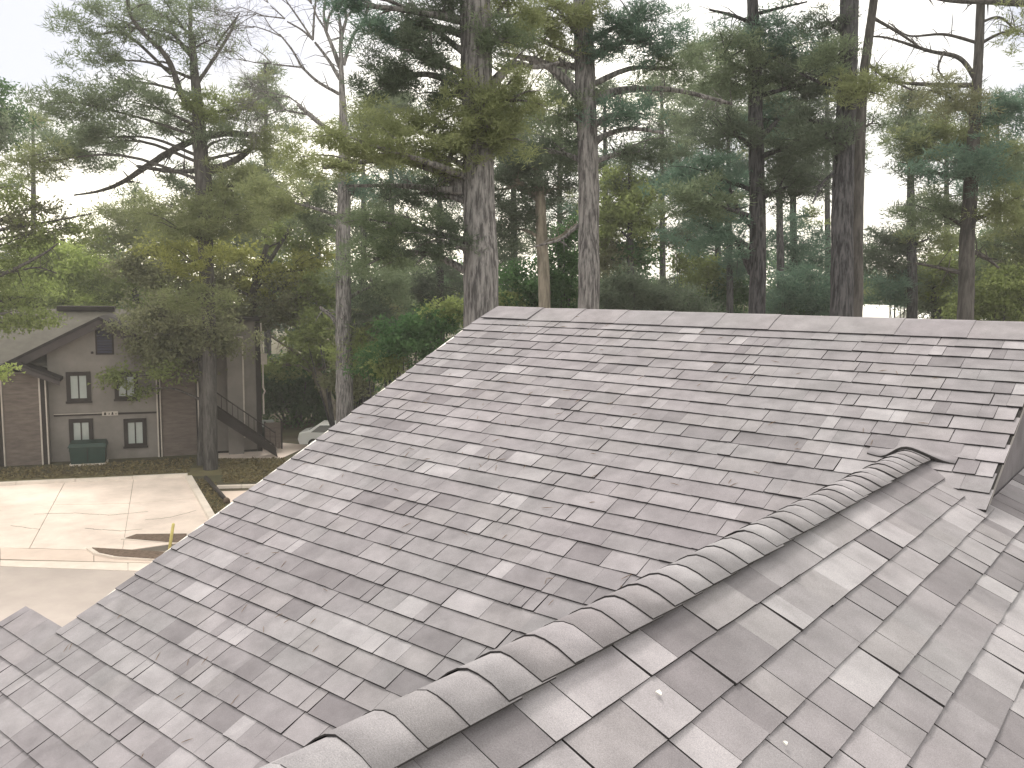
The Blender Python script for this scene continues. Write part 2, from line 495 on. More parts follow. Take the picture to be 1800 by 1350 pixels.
main_poly = [(-5.77, RY), (-5.60, 2.24), (-6.2, 2.24), (-6.2, Y_EAVE), (XR, Y_EAVE), (XR, RY)]
def deck(name, poly, zf, th, m, parent):
    k = len(poly)
    V = [(x, y, zf(x, y) - 0.003) for x, y in poly] + [(x, y, zf(x, y) - th) for x, y in poly]
    F = [tuple(range(k))[::-1], tuple(k + i for i in range(k))] + [(i, (i + 1) % k, k + (i + 1) % k, k + i) for i in range(k)]
    return mesh_obj(name, V, F, m, parent)
main_slope = deck('roof_slope', main_poly, lambda x, y: z_main(y), 0.03, UNDER, house)
tag(main_slope, 'large main slope rising to the horizontal ridge')
wing_slope = deck('roof_slope', [(WX, -3.2), (4.2, -3.2), (4.2, 7.72), (XR, 7.72), (XR, 5.25), (WX, 5.25)][::-1], lambda x, y: z_wing(x), 0.03, UNDER, house)
tag(wing_slope, 'near wing slope to the right of the capped ridge')
steep_slope = deck('roof_slope', [(WX, -3.2), (WX, 5.25), (-3.4, 5.25), (-3.4, -3.2)][::-1], lambda x, y: z_wing(x) - 0.002, 0.03, UNDER, house)
tag(steep_slope, 'steep far side of the wing ridge')
back_slope = deck('roof_slope', [(-5.77, RY), (XR, RY), (XR, 14.0), (-5.77, 14.0)][::-1], lambda x, y: RZ - (y - RY) * TT, 0.03, TONES[0], house)

EXPO_OV = 0.05
WID = [0.085, 0.11, 0.14, 0.17, 0.20, 0.24, 0.28, 0.33]
def block_geom(w, e, var):
    """one shingle tab: butt end at y=0, raised; runs up under the next course"""
    r = random.Random(int(w * 1000) * 17 + var * 101 + int(e * 1000))
    t = [0.0125 + r.uniform(-0.003, 0.004) for _ in range(3)]
    j = [r.uniform(-0.0014, 0.0014) for _ in range(3)]
    x = [0.0008, w * 0.5 + r.uniform(-0.2, 0.2) * w, w - (0.0008 if var != 2 else 0.0045)]
    V = [(x[i], j[i], -0.001) for i in range(3)] + [(x[i], j[i], t[i]) for i in range(3)] + [(x[0], e, -0.001), (x[2], e, -0.001), (x[0], e, 0.002), (x[2], e, 0.002)]
    F = [(0, 1, 4, 3), (1, 2, 5, 4), (3, 4, 8, 8), (0, 3, 8, 6), (5, 2, 7, 9)]
    F = [(0, 1, 4, 3), (1, 2, 5, 4), (0, 3, 8, 6), (5, 2, 7, 9), (3, 4, 9, 8), (4, 5, 9, 9)]
    F[5] = (4, 5, 9)
    MI = [1, 1, 1, 1, 0, 0]
    return V, F, MI

_bcache = {}
def block_mesh(w, e, tone, var):
    k = (w, round(e, 3), tone, var)
    if k not in _bcache:
        V, F, MI = block_geom(w, e, var)
        me = bpy.data.meshes.new('shingle')
        me.from_pydata(V, [], F)
        me.materials.append(TONES[tone]); me.materials.append(EDGE)
        me.polygons.foreach_set('material_index', MI)
        me.update()
        _bcache[k] = me
    return _bcache[k]

blocks = []                                            # (slope, origin, a, s, width, length, tone, variant, screen size)
def lay_courses(slope, org, a, s, sd0, expo, nrow, span, keep, weights, rs, jig=0.0016, pick=0.55, gapw=0.28, wids=WID):
    """org: a point on the ridge line; rows run down from it"""
    rr = random.Random(rs)
    n = np.cross(a, s)
    for k in range(nrow):
        sd = sd0 + expo * k
        p0, p1 = span(sd)
        pos = p0
        tone = 0
        e = min(expo + EXPO_OV, sd - 0.01)
        wave = rr.uniform(0, 6.3)
        while pos < p1 - 0.02:
            w = rr.choice(wids)
            if pos + w > p1 - 0.05: w = min(WID, key=lambda q: abs(q - (p1 - pos)))
            if rr.random() < pick: tone = rr.choices(range(7), weights)[0]
            var = rr.choices((0, 1, 2), (0.6 - gapw, 0.40, gapw))[0]
            o = org + a * pos - s * (sd + rr.uniform(-jig, jig) + 0.003 * math.sin(pos * 1.3 + wave)) + n * rr.uniform(0.0002, 0.0022)
            c = o + a * (w / 2) + s * (expo / 2)
            if keep(c):
                q = to_px(np.array([o, o + a * w, o + a * w + s * expo, o + s * expo]))
                zc = (c - EYE) @ CF
                area = 0.0
                if zc > 0.3 and q[:, 0].min() > -10 and q[:, 0].max() < 1810 and q[:, 1].min() > 0 and q[:, 1].max() < 1370:
                    x_, y_ = q[:, 0], q[:, 1]
                    area = abs(np.dot(x_, np.roll(y_, -1)) - np.dot(y_, np.roll(x_, -1))) / 2
                    if slope is main_slope:
                        cx_, cy_ = q.mean(axis=0)
                        if cx_ > 480 and cy_ > 1345 - (cx_ - 500) * 0.5288 - 6 and cx_ < 1545: area = 0.0
                blocks.append((slope, o, a, s, w, e, tone, var, area))
            pos += w

A1, S1 = np.array([1.0, 0, 0]), np.array([0, CT, ST])
A2, S2 = np.array([0, 1.0, 0]), np.array([-CT, 0, ST])
A3, S3 = np.array([0, -1.0, 0]), np.array([math.cos(T3), 0, math.sin(T3)])
def keep_main(c):
    if c[1] < 5.3 and c[2] < z_wing(c[0]) - 0.06: return False
    return True
def span_main(sd):
    y = RY - (sd - 0.07) * CT
    return (x_left(y) + random.uniform(-0.02, 0.006), XR)
def keep_wing(c):
    return not (c[0] < XR and z_main(c[1]) > c[2] + 0.05)
def span_wing(sd):
    x = WX + sd * CT
    return (-3.0, 7.7)
lay_courses(main_slope, np.array([0, RY, RZ]), A1, S1, 0.262, 0.148, 56, span_main, keep_main, TONE_W1, 5, pick=0.78, gapw=0.25, wids=WID[:7])
lay_courses(wing_slope, np.array([WX, 0, WZ]), A2, S2, 0.115, 0.143, 40, span_wing, keep_wing, TONE_W2, 9, pick=0.9, gapw=0.4, wids=WID[1:7])
lay_courses(steep_slope, np.array([WX, 0, WZ]), A3, S3, 0.13, 0.143, 17, lambda sd: (-5.2, 3.0), lambda c: z_main(c[1]) < c[2] + 0.05, TONE_W1, 13)

order = sorted(range(len(blocks)), key=lambda i: -blocks[i][8])
single = set(i for i in order[:300] if blocks[i][8] > 0)
rest = {}
for i, (sl, o, a, s, w, e, tone, var, area) in enumerate(blocks):
    if i in single:
        link('shingle', block_mesh(w, e, tone, var), sl, mat=frame(o, a, s))
    else:
        rest.setdefault(sl.name, (sl, []))[1].append((o, a, s, w, e, tone, var))
for nm, (sl, lst) in rest.items():
    V, F, MI = [], [], []
    for (o, a, s, w, e, tone, var) in lst:
        v, f, mi = block_geom(w, e, var)
        n = np.cross(a, s)
        k = len(V)
        V += [tuple(o + a * p[0] + s * p[1] + n * p[2]) for p in v]
        F += [tuple(k + q for q in ff) for ff in f]
        MI += [7 if q else tone for q in mi]
    ob = mesh_obj('shingle_courses', V, F, TONES + [EDGE], sl, mi=MI)
    tag(ob, kind='stuff')

# ---- ridge caps: curved pieces lapped towards the camera
def cap_profile(cs, mL, mR, soft):
    out = []
    for c in cs:
        sp = soft * math.log(1 + math.exp(min(60, c / soft))); sm = soft * math.log(1 + math.exp(min(60, -c / soft)))
        out.append(-(mR * sp + mL * sm) + soft * math.log(2) * (mL + mR) * 0.35)
    return out
def cap_mesh(name, cs, mL, mR, soft, length, lift0, lift1, th, tone, wob=0.0, smooth=True):
    zs = cap_profile(cs, mL, mR, soft)
    k = len(cs)
    V = []
    for (yy, lf) in ((0.0, lift0), (length, lift1)):
        for c, z in zip(cs, zs):
            V.append((c, yy + (random.uniform(-wob, wob) if yy == 0 else 0), z + lf))
    V += [(c, V[i][1], V[i][2] - th) for i, c in enumerate(cs)]
    V += [(cs[0], length, V[k][2] - th), (cs[-1], length, V[2 * k - 1][2] - th)]
    F = [(i, i + 1, k + i + 1, k + i) for i in range(k - 1)] + [(2 * k + i, 2 * k + i + 1, i + 1, i) for i in range(k - 1)]
    F += [(2 * k, 0, k, 3 * k), (k - 1, 3 * k - 1, 3 * k + 1, 2 * k - 1)]
    MI = [0] * (k - 1) + [1] * (k - 1) + [1, 1]
    me = bpy.data.meshes.new(name)
    me.from_pydata(V, [], F)
    me.materials.append(TONES[tone]); me.materials.append(EDGE)
    me.polygons.foreach_set('material_index', MI)
    me.polygons.foreach_set('use_smooth', [smooth and i < k - 1 for i in range(len(F))])
    me.update()
    return me
CS2 = [-0.215, -0.15, -0.09, -0.05, -0.02, 0.012, 0.045, 0.085, 0.140]
cap_pool = [cap_mesh('ridge_cap', CS2, 1.0, TT, 0.030, 0.175, 0.0335 + random.uniform(-0.001, 0.003), 0.0285, 0.0045, t_, 0.002) for t_ in (1, 6, 6, 3, 6, 3, 6, 1, 3, 6, 3, 6)]
yy = -2.4; lastm = None
while yy < 5.16:
    cand = [c for c in cap_pool if c is not lastm]
    lastm = random.choice(cand)
    o = link('ridge_cap', lastm, wing_slope, loc=(WX + random.uniform(-0.004, 0.004), yy, WZ))
    o.rotation_euler = (random.uniform(-0.004, 0.003), 0, random.uniform(-0.012, 0.012))
    yy += 0.126 + random.uniform(-0.008, 0.008)

CS1 = [-0.275, -0.14, -0.035, 0.0, 0.035, 0.14, 0.275]
pool1 = [cap_mesh('ridge_cap', CS1, TT, TT, 0.018, 0.60, 0.019 + random.uniform(-0.001, 0.002), 0.0150, 0.003, t_, 0.004, False) for t_ in (0, 1, 1, 0, 1, 6, 0)]
xx = XR + 0.02; k = 0
while xx > -5.3:
    o = link('ridge_cap', random.choice(pool1), main_slope, loc=(xx, RY, RZ))
    lift = 0.0
    if xx < -3.9: lift = random.uniform(-0.012, 0.02)    # the curled pieces near the left end
    o.rotation_euler = (lift * 0.6, lift, math.pi / 2 + random.uniform(-0.006, 0.006))
    xx -= random.uniform(0.46, 0.54)

# ---- the course that is dressed over the dead end of the wing ridge
nx, ny = 18, 7
V = []
def cap_top(x):
    return WZ + cap_profile([x - WX], 1.0, TT, 0.030)[0] + 0.048
for j in range(ny):
    for i in range(nx):
        x = -1.47 + (0.47) * i / (nx - 1)
        ed = 0.004 * math.sin(i * 0.8) + 0.05 * math.exp(-((x + 1.25) / 0.2) ** 2)
        y = 5.115 - ed + 0.30 * j / (ny - 1)
        zm = z_main(y) + 0.0175 - 0.012 * j / (ny - 1)
        zc = cap_top(x) + 0.004 - 0.02 * (j / (ny - 1))
        kk = 0.012
        z = kk * math.log(math.exp((zm - zm) / kk) + math.exp(min(40, (zc - zm) / kk))) + zm
        V.append((x, y, z))
V += [(V[i][0], V[i][1] + 0.004, V[i][2] - 0.016) for i in range(nx)]
F = [(j * nx + i, j * nx + i + 1, (j + 1) * nx + i + 1, (j + 1) * nx + i) for j in range(ny - 1) for i in range(nx - 1)]
F2 = [(ny * nx + i, ny * nx + i + 1, i + 1, i) for i in range(nx - 1)]
mesh_obj('dressed_shingle', V, F + F2, [TONES[0], EDGE], main_slope, mi=[0] * len(F) + [1] * len(F2), smooth=True)

# ---- trim and walls
def bar3(name, p, q, w, hgt, m, parent, up=(0, 0, 1)):
    p, q = np.array(p, float), np.array(q, float)
    d = (q - p) / np.linalg.norm(q - p)
    sd = np.cross(d, up); sd /= np.linalg.norm(sd)
    u_ = np.cross(sd, d)
    mb = MB()
    mb.hexa([p - sd * w / 2 - u_ * hgt / 2, p + sd * w / 2 - u_ * hgt / 2, q + sd * w / 2 - u_ * hgt / 2, q - sd * w / 2 - u_ * hgt / 2,
             p - sd * w / 2 + u_ * hgt / 2, p + sd * w / 2 + u_ * hgt / 2, q + sd * w / 2 + u_ * hgt / 2, q - sd * w / 2 + u_ * hgt / 2])
    return mb.build(name, m, parent)
bar3('drip_edge', (-5.765, 6.35, z_main(6.35) - 0.012), (-5.605, 2.25, z_main(2.25) - 0.012), 0.030, 0.026, TRIM_W, house)
bar3('rake_board', (-5.75, RY, RZ - 0.13), (-5.58, 2.25, z_main(2.25) - 0.13), 0.03, 0.19, TRIM_W, house)
bar3('rake_board', (-6.18, 2.22, z_main(2.22) - 0.13), (-6.18, Y_EAVE, z_main(Y_EAVE) - 0.13), 0.03, 0.19, TRIM_W, house)
bar3('rake_board', (XR - 0.02, RY, RZ - 0.06), (XR - 0.02, 4.75, z_main(4.75) - 0.06), 0.03, 0.06, GREYB, house)
mb = MB(); mb.hexa([(-5.45, -0.4, 0), (XR - 0.10, -0.4, 0), (XR - 0.10, 13.5, 0), (-5.45, 13.5, 0), (-5.45, -0.4, 5.55), (XR - 0.10, -0.4, 5.55), (XR - 0.10, 13.5, 5.55), (-5.45, 13.5, 5.55)])
mb.build('wall', STUCCO, house)
mb = MB(); n0 = len(mb.v)
for x in (-5.45, XR - 0.035):
    mb.v += [(x, -0.4, 5.551), (x, 13.5, 5.551), (x, RY, RZ - 0.06)]
mb.f += [(0, 1, 2), (3, 5, 4), (0, 2, 5, 3), (1, 4, 5, 2)]
mb.build('gable_wall', TONES[4], house)  # dark shingle tone puts the wall's shade into its colour
mb = MB(); mb.box(-3.0, 3.9, -2.9, 7.6, 0, 5.5); mb.build('wall', STUCCO, house)
mb = MB(); mb.box(XR - 0.02, 3.9, 7.74, 7.9, 5.0, 8.62); mb.build('end_wall', TRIM_D, house)

# ---- litter on the wing slope
def chip(name, x, y, sz, label):
    r = ray(x, y); n2 = np.array([ST, 0, CT]); P = EYE + r * ((np.array([WX, 0, WZ]) - EYE) @ n2 / (r @ n2)) + n2 * 0.017
    a, s = A2, S2
    th = random.uniform(0, 6)
    pts = [P + (a * math.cos(th + q) + s * math.sin(th + q)) * sz * w for q, w in ((0, 1), (1.9, 0.7), (3.3, 0.5), (4.6, 0.9))]
    V = pts + [p + n2 * 0.004 + (p - P) * 0.1 for p in pts]
    o = mesh_obj(name, V, [(3, 2, 1, 0), (4, 5, 6, 7), (0, 1, 5, 4), (1, 2, 6, 5), (2, 3, 7, 6), (3, 0, 4, 7)], TRIM_W)
    tag(o, label, 'chip')
chip('paint_chip', 1154, 1228, 0.011, 'pale paint chip on the wing shingles just below the capped ridge')
chip('paint_chip', 1375, 1315, 0.008, 'tiny white chip lying lowest on the near wing shingles')

# ---- fallen pine needles caught on the roof
nv, nf = [], []
rsn = random.Random(21)
for i in range(150):
    if rsn.random() < 2:
        x, y = rsn.uniform(-5.5, -1.0), rsn.uniform(1.0, 6.6); z = z_main(y) + 0.016; nn = np.array([0, -ST, CT]); ok = z > z_wing(x) + 0.02 if y < 5.2 else True
    else:
        x, y = rsn.uniform(-1.1, 0.9), rsn.uniform(0.6, 4.6); z = z_wing(x) + 0.016; nn = np.array([ST, 0, CT]); ok = True
    if not ok: continue
    d = np.array([rsn.gauss(0, 1), rsn.gauss(0, 1), 0]); d -= nn * (d @ nn); d /= np.linalg.norm(d)
    sd = np.cross(nn, d); ln = rsn.uniform(0.03, 0.075); w_ = 0.0011; P = np.array([x, y, z]) + nn * 0.002
    k = len(nv)
    nv += [P - sd * w_, P + sd * w_, P + d * ln + sd * w_, P + d * ln - sd * w_, P + d * ln * 0.5 + nn * 0.004]
    nf += [(k, k + 1, k + 4), (k + 1, k + 2, k + 4), (k + 2, k + 3, k + 4), (k + 3, k, k + 4)]
nl = mesh_obj('pine_needle_litter', nv, nf, mat('dry_needles', (0.16, 0.10, 0.05), 0.9))
tag(nl, 'scattered dry brown pine needles on the roof shingles', 'needles', kind='stuff')

# ------------------------------------------------------------------ brown apartment house across the parking pad
H0 = gp(95, 812)
hz = math.atan2(0.85647, 0.51619)
apt = empty('apartment_house', tuple(H0), hz)
tag(apt, 'two storey taupe apartment house with dark gable beyond the parking pad', 'house')
def part(name, m, parent=None):
    mb = MB()
    mb.done = lambda: mb.build(name, m, parent or apt)
    return mb
GREY_ROOF = mat('weathered_grey_roof', (0.105, 0.100, 0.090), 0.95, var=0.15, scale=2, bump=0.4, bscale=30)
FASCIA = mat('plum_grey_fascia', (0.066, 0.058, 0.062), 0.8, var=0.1, scale=2)
# main body with a roof whose ridge runs along the front
b_ = part('wall', STUCCO); b_.box(-7, 7.6, 0.9, 11, 0, 5.2); b_.done()
b_ = part('roof', GREY_ROOF)
for (y0, z0, y1, z1) in ((0.2, 5.0, 5.9, 7.62), (11.6, 5.0, 5.9, 7.62)):
    b_.hexa([(-7.6, y0, z0), (8, y0, z0), (8, y1, z1), (-7.6, y1, z1), (-7.6, y0, z0 + 0.16), (8, y0, z0 + 0.16), (8, y1, z1 + 0.16), (-7.6, y1, z1 + 0.16)])
rf = b_.done()
b_ = part('ridge_vent', TRIM_D, rf); b_.box(-0.4, 2.6, 5.5, 6.3, 7.70, 7.95); b_.done()
# front gable
b_ = part('gable_wall', STUCCO)
b_.prism_y([(-0.1, 0), (5.2, 0), (5.2, 5.72), (2.45, 7.22), (-0.1, 5.88)], 0.0, 5.5); b_.done()
b_ = part('gable_roof', ROOFD)
for (xa, za, xb, zb) in ((2.45, 7.56, -2.9, 4.72), (2.45, 7.56, 5.85, 5.70)):
    b_.hexa([(xa, -0.65, za - 0.16), (xb, -0.65, zb - 0.16), (xb, 6.0, zb - 0.16), (xa, 6.0, za - 0.16), (xa, -0.65, za), (xb, -0.65, zb), (xb, 6.0, zb), (xa, 6.0, za)])
b_.done()
for (xa, za, xb, zb) in ((2.45, 7.40, -2.9, 4.56), (2.45, 7.40, 5.85, 5.54)):
    b_ = part('barge_board', FASCIA)
    b_.hexa([(xa, -0.60, za - 0.42), (xb, -0.60, zb - 0.42), (xb, -0.54, zb - 0.42), (xa, -0.54, za - 0.42), (xa, -0.60, za - 0.003), (xb, -0.60, zb - 0.003), (xb, -0.54, zb - 0.003), (xa, -0.54, za - 0.003)])
    b_.done()
# louvre
b_ = part('gable_vent', TRIM_D); b_.box(2.18, 3.04, -0.06, 0.02, 5.56, 7.02); gv = b_.done()
for i in range(9):
    b_ = part('slat', VENT, gv); b_.hexa([(2.26, -0.10, 5.64 + i * 0.148), (2.96, -0.10, 5.64 + i * 0.148), (2.96, -0.065, 5.70 + i * 0.148), (2.26, -0.065, 5.70 + i * 0.148), (2.26, -0.10, 5.66 + i * 0.148), (2.96, -0.10, 5.66 + i * 0.148), (2.96, -0.065, 5.76 + i * 0.148), (2.26, -0.065, 5.76 + i * 0.148)]); b_.done()
def window(x0, x1, z0, z1, y=0.0):
    b_ = part('window', TRIM_D)
    fw = 0.20
    b_.box(x0, x0 + fw, y - 0.09, y + 0.05, z0, z1); b_.box(x1 - fw, x1, y - 0.09, y + 0.05, z0, z1)
    b_.box(x0 + fw, x1 - fw, y - 0.088, y + 0.05, z1 - fw, z1 - 0.002); b_.box(x0 + fw, x1 - fw, y - 0.088, y + 0.05, z0 + 0.002, z0 + fw)
    xm = (x0 + x1) / 2
    b_.box(xm - 0.03, xm + 0.03, y - 0.07, y + 0.05, z0 + fw, z1 - fw)
    w_ = b_.done()
    for xa, xb in ((x0 + fw, xm - 0.03), (xm + 0.03, x1 - fw)):
        b_ = part('pane', GLASS, w_); b_.box(xa, xb, y - 0.035, y + 0.04, z0 + fw, z1 - fw); b_.done()
    b_ = part('sill', TRIM_D, w_); b_.box(x0 - 0.05, x1 + 0.05, y - 0.13, y - 0.09, z0 - 0.05, z0 + 0.06); b_.done()
window(0.74, 1.88, 3.10, 4.68); window(3.00, 4.14, 3.15, 4.62)
window(0.78, 1.90, 0.55, 2.22); window(3.37, 4.48, 0.60, 2.13)
b_ = part('band_board', TRIM_D); b_.box(0.1, 5.1, -0.05, 0.01, 2.38, 2.47); b_.done()
b_ = part('band_flashing', TRIM_L); b_.box(0.1, 2.4, -0.06, 0.012, 2.472, 2.50); b_.done()
# number plate: dark marks on white
b_ = part('number_plate', TRIM_L); b_.box(2.36, 3.12, -0.075, -0.052, 2.34, 2.56); npl = b_.done()
for i, (xa, xb, za, zb) in enumerate(((2.44, 2.56, 2.38, 2.52), (2.66, 2.73, 2.40, 2.50), (2.80, 2.91, 2.38, 2.52), (2.99, 3.05, 2.40, 2.48))):
    b_ = part('plate_mark', TRIM_D, npl); b_.prism_y([(xa, za), (xb, za), (xb - 0.02, zb), (xa + 0.03, zb)], -0.083, -0.0755); b_.done()
b_ = part('wall_lamp', TRIM_D); b_.box(1.96, 2.06, -0.16, 0.0, 5.62, 5.73); b_.done()
b_ = part('outlet_cover', TRIM_D); b_.box(2.40, 2.52, -0.05, 0.0, 3.72, 3.84); b_.done()
# wing at the left: lap boards between pale corner boards
def lap_wall(x0, x1, y, z0, z1, step, nm='lap_siding'):
    b_ = part(nm, BOARD)
    z = z0
    while z < z1 - 0.02:
        zt = min(z + step, z1)
        o = random.uniform(0, 0.008)
        b_.hexa([(x0, y - 0.035 - o, z), (x1, y - 0.035 - o, z), (x1, y, z), (x0, y, z), (x0, y - 0.008 - o, zt), (x1, y - 0.008 - o, zt), (x1, y, zt), (x0, y, zt)])
        z += step
    o = b_.done(); tag(o, kind='stuff'); return o
b_ = part('wing_wall', STUCCO); b_.box(-6.8, -0.12, -0.50, 0.9, 0, 4.75); b_.done()
lap_wall(-2.05, -0.46, -0.503, 0.02, 4.7, 0.19)
lap_wall(-6.7, -3.2, -0.503, 0.02, 4.6, 0.19)
b_ = part('entry_door', TRIM_D); b_.box(-3.2, -2.5, -0.56, -0.5, 0.1, 4.4); b_.done()
def corner(xc, y, z1, w=0.30):
    for xa, xb, m in ((xc - w / 2, xc - w / 2 + 0.07, TRIM_L), (xc - w / 2 + 0.07, xc + w / 2 - 0.06, TRIM_D), (xc + w / 2 - 0.06, xc + w / 2, TRIM_L)):
        b_ = part('corner_board', m); b_.box(xa, xb, y - (0.10 if m is TRIM_L else 0.05), y + 0.02, 0.0, z1); b_.done()
corner(-0.28, -0.50, 4.7, 0.34); corner(-2.27, -0.50, 4.5, 0.38)
corner(5.12, 0.0, 4.75, 0.22)
b_ = part('wing_roof', ROOFD)
for (xa, za, xb, zb) in ((-1.25, 5.32, 0.62, 4.46), (-1.25, 5.32, -6.9, 4.3)):
    b_.hexa([(xa, -1.15, za - 0.14), (xb, -1.15, zb - 0.14), (xb, 0.6, zb - 0.14), (xa, 0.6, za - 0.14), (xa, -1.15, za), (xb, -1.15, zb), (xb, 0.6, zb), (xa, 0.6, za)])
b_.done()
b_ = part('barge_board', FASCIA); b_.hexa([(-1.25, -1.12, 4.92), (0.60, -1.12, 4.10), (0.60, -1.06, 4.10), (-1.25, -1.06, 4.92), (-1.25, -1.12, 5.17), (0.60, -1.12, 4.31), (0.60, -1.06, 4.31), (-1.25, -1.06, 5.17)]); b_.done()
# middle bay and the tall block to the right
b_ = part('bay_wall', STUCCO); b_.box(5.25, 7.0, 0.05, 0.9, 0, 5.9); b_.done()
lap_wall(5.26, 6.98, 0.047, 0.02, 5.9, 0.19)
b_ = part('bay_roof', ROOFD); b_.hexa([(5.2, -0.4, 5.85), (7.7, -0.4, 5.85), (7.7, 5.9, 7.5), (5.2, 5.9, 7.5), (5.2, -0.4, 6.0), (7.7, -0.4, 6.0), (7.7, 5.9, 7.64), (5.2, 5.9, 7.64)]); b_.done()
corner(7.2, -0.05, 4.75, 0.26)
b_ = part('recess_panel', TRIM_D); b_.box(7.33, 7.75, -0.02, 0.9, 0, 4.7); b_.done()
b_ = part('block_wall', STUCCO); b_.box(7.75, 10.15, 0.15, 6.5, 0, 7.3); b_.done()
b_ = part('block_roof', ROOFD); b_.box(7.5, 10.4, -0.1, 6.8, 7.302, 7.5); b_.done()
b_ = part('chimney_chase', STUCCO); b_.box(8.62, 9.42, -0.45, 0.15, 0, 6.36); chase = b_.done()
b_ = part('chase_cap', TRIM_L, chase); b_.box(8.55, 9.49, -0.52, 0.2, 6.362, 6.46); b_.done()
b_ = part('corner_board', TRIM_L, chase); b_.box(9.422, 9.50, -0.47, -0.2, 0.9, 6.36); b_.done()
b_ = part('corner_board', TRIM_D); b_.box(10.152, 10.42, 0.05, 0.4, 0, 7.2); b_.done()
b_ = part('downspout', TRIM_L); b_.tube([(10.52, 0.1, 2.1), (10.52, 0.1, 3.2), (10.60, 0.02, 3.4), (10.52, 0.1, 3.6), (10.52, 0.1, 5.6), (10.45, 0.1, 7.2)], 0.05, 8); b_.done()
b_ = part('meter_box', TRIM_L); b_.box(10.43, 10.75, -0.02, 0.2, 4.9, 5.5); b_.done()
# outside stair
for yy_ in (-2.0, -0.95):
    b_ = part('stair_stringer', TRIM_D)
    b_.hexa([(7.9, yy_, 2.35), (11.1, yy_, -0.0), (11.1, yy_ + 0.08, -0.0), (7.9, yy_ + 0.08, 2.35), (7.9, yy_, 2.95), (11.0, yy_, 0.55), (11.0, yy_ + 0.08, 0.55), (7.9, yy_ + 0.08, 2.95)]); b_.done()
for i in range(11):
    b_ = part('stair_tread', BOARD); x = 8.1 + i * 0.27; b_.box(x, x + 0.29, -1.915, -0.955, 2.38 - i * 0.2, 2.42 - i * 0.2); b_.done()
b_ = part('stair_rail', TRIM_D); b_.tube([(7.9, -1.96, 3.75), (11.0, -1.96, 1.35)], 0.035, 6)
for i in range(12):
    b_.box(8.0 + i * 0.27, 8.03 + i * 0.27, -1.98, -1.95, 2.8 - i * 0.205, 3.7 - i * 0.205)
b_.done()
b_ = part('plinth', TRIM_D); b_.box(7.8, 10.14, 0.10, 0.149, 0, 0.12); b_.done()

# green utility box in front of the lower window
ub = empty('utility_box', tuple(gp(157, 815)), hz); tag(ub, 'dark green steel utility box standing under the lower left window', 'utility box')
mb = MB(); mb.hexa([(-0.78, -0.5, 0.1), (0.78, -0.5, 0.1), (0.78, 0.35, 0.1), (-0.78, 0.35, 0.1), (-0.84, -0.5, 0.95), (0.84, -0.5, 0.95), (0.84, 0.35, 0.95), (-0.84, 0.35, 0.95)]); mb.build('cabinet', GREENBOX, ub)
mb = MB(); mb.hexa([(-0.90, -0.56, 0.953), (0.90, -0.56, 0.953), (0.90, 0.4, 0.953), (-0.90, 0.4, 0.953), (-0.82, -0.46, 1.13), (0.82, -0.46, 1.13), (0.82, 0.38, 1.20), (-0.82, 0.38, 1.20)]); mb.build('lid', GREENBOX, ub)
mb = MB(); mb.box(-0.85, 0.85, -0.55, 0.45, 0, 0.098); mb.build('base_pad', CURB, ub)
mb = MB(); mb.box(-0.02, 0.02, -0.516, -0.50, 0.2, 0.9); mb.build('door_seam', TRIM_D, ub)

# dumpster and the board screen at the foot of the stair
du = empty('dumpster', tuple(gp(462, 783)), hz); tag(du, 'dark green dumpster at the foot of the outside stair', 'dumpster')
mb = MB(); mb.hexa([(-0.75, -0.5, 0.12), (0.6, -0.5, 0.12), (0.6, 0.5, 0.12), (-0.75, 0.5, 0.12), (-0.75, -0.7, 1.15), (0.62, -0.7, 1.15), (0.62, 0.55, 1.35), (-0.75, 0.55, 1.35)]); mb.build('bin', GREENBOX, du)
mb = MB(); mb.hexa([(-0.80, -0.75, 1.153), (0.66, -0.75, 1.153), (0.66, 0.6, 1.355), (-0.80, 0.6, 1.355), (-0.80, -0.75, 1.20), (0.66, -0.75, 1.20), (0.66, 0.6, 1.41), (-0.80, 0.6, 1.41)]); mb.build('lid', GREENBOX, du)
for sx in (-0.6, 0.45):
    mb = MB(); mb.tube([(sx, -0.35, 0.06), (sx + 0.06, -0.35, 0.06)], 0.06, 8); mb.build('caster', TRIM_D, du)
sc_ = empty('board_screen', tuple(gp(480, 790)), hz); tag(sc_, 'brown board screen beside the green dumpster', 'screen')
for i in range(5):
    mb = MB(); mb.box(-0.42 + i * 0.17, -0.255 + i * 0.17, -0.03, 0.0, 0.05, 1.55 + random.uniform(-0.01, 0.01)); mb.build('board', BOARD, sc_)
for sx in (-0.46, 0.44):
    mb = MB(); mb.box(sx, sx + 0.09, 0.005, 0.095, 0, 1.62); mb.build('post', TRIM_D, sc_)
# broken downpipe lying by the walk
lp = empty('drain_pipe', tuple(gp(385, 872))); tag(lp, 'rusty brown drain pipe lying by the corner of the walk', 'pipe')
q0, q1 = gp(362, 852) - gp(385, 872), gp(398, 884) - gp(385, 872)
mb = MB(); mb.tube([(q0[0], q0[1], 0.35), (0, 0, 0.2), (q1[0], q1[1], 0.10)], 0.09, 8); mb.build('pipe', TRIM_D, lp, True)
mb = MB(); mb.tube([(q1[0], q1[1], 0.11), (q1[0] * 1.08, q1[1] * 1.08, 0.10)], 0.14, 8); mb.build('elbow', MULCH, lp, True)

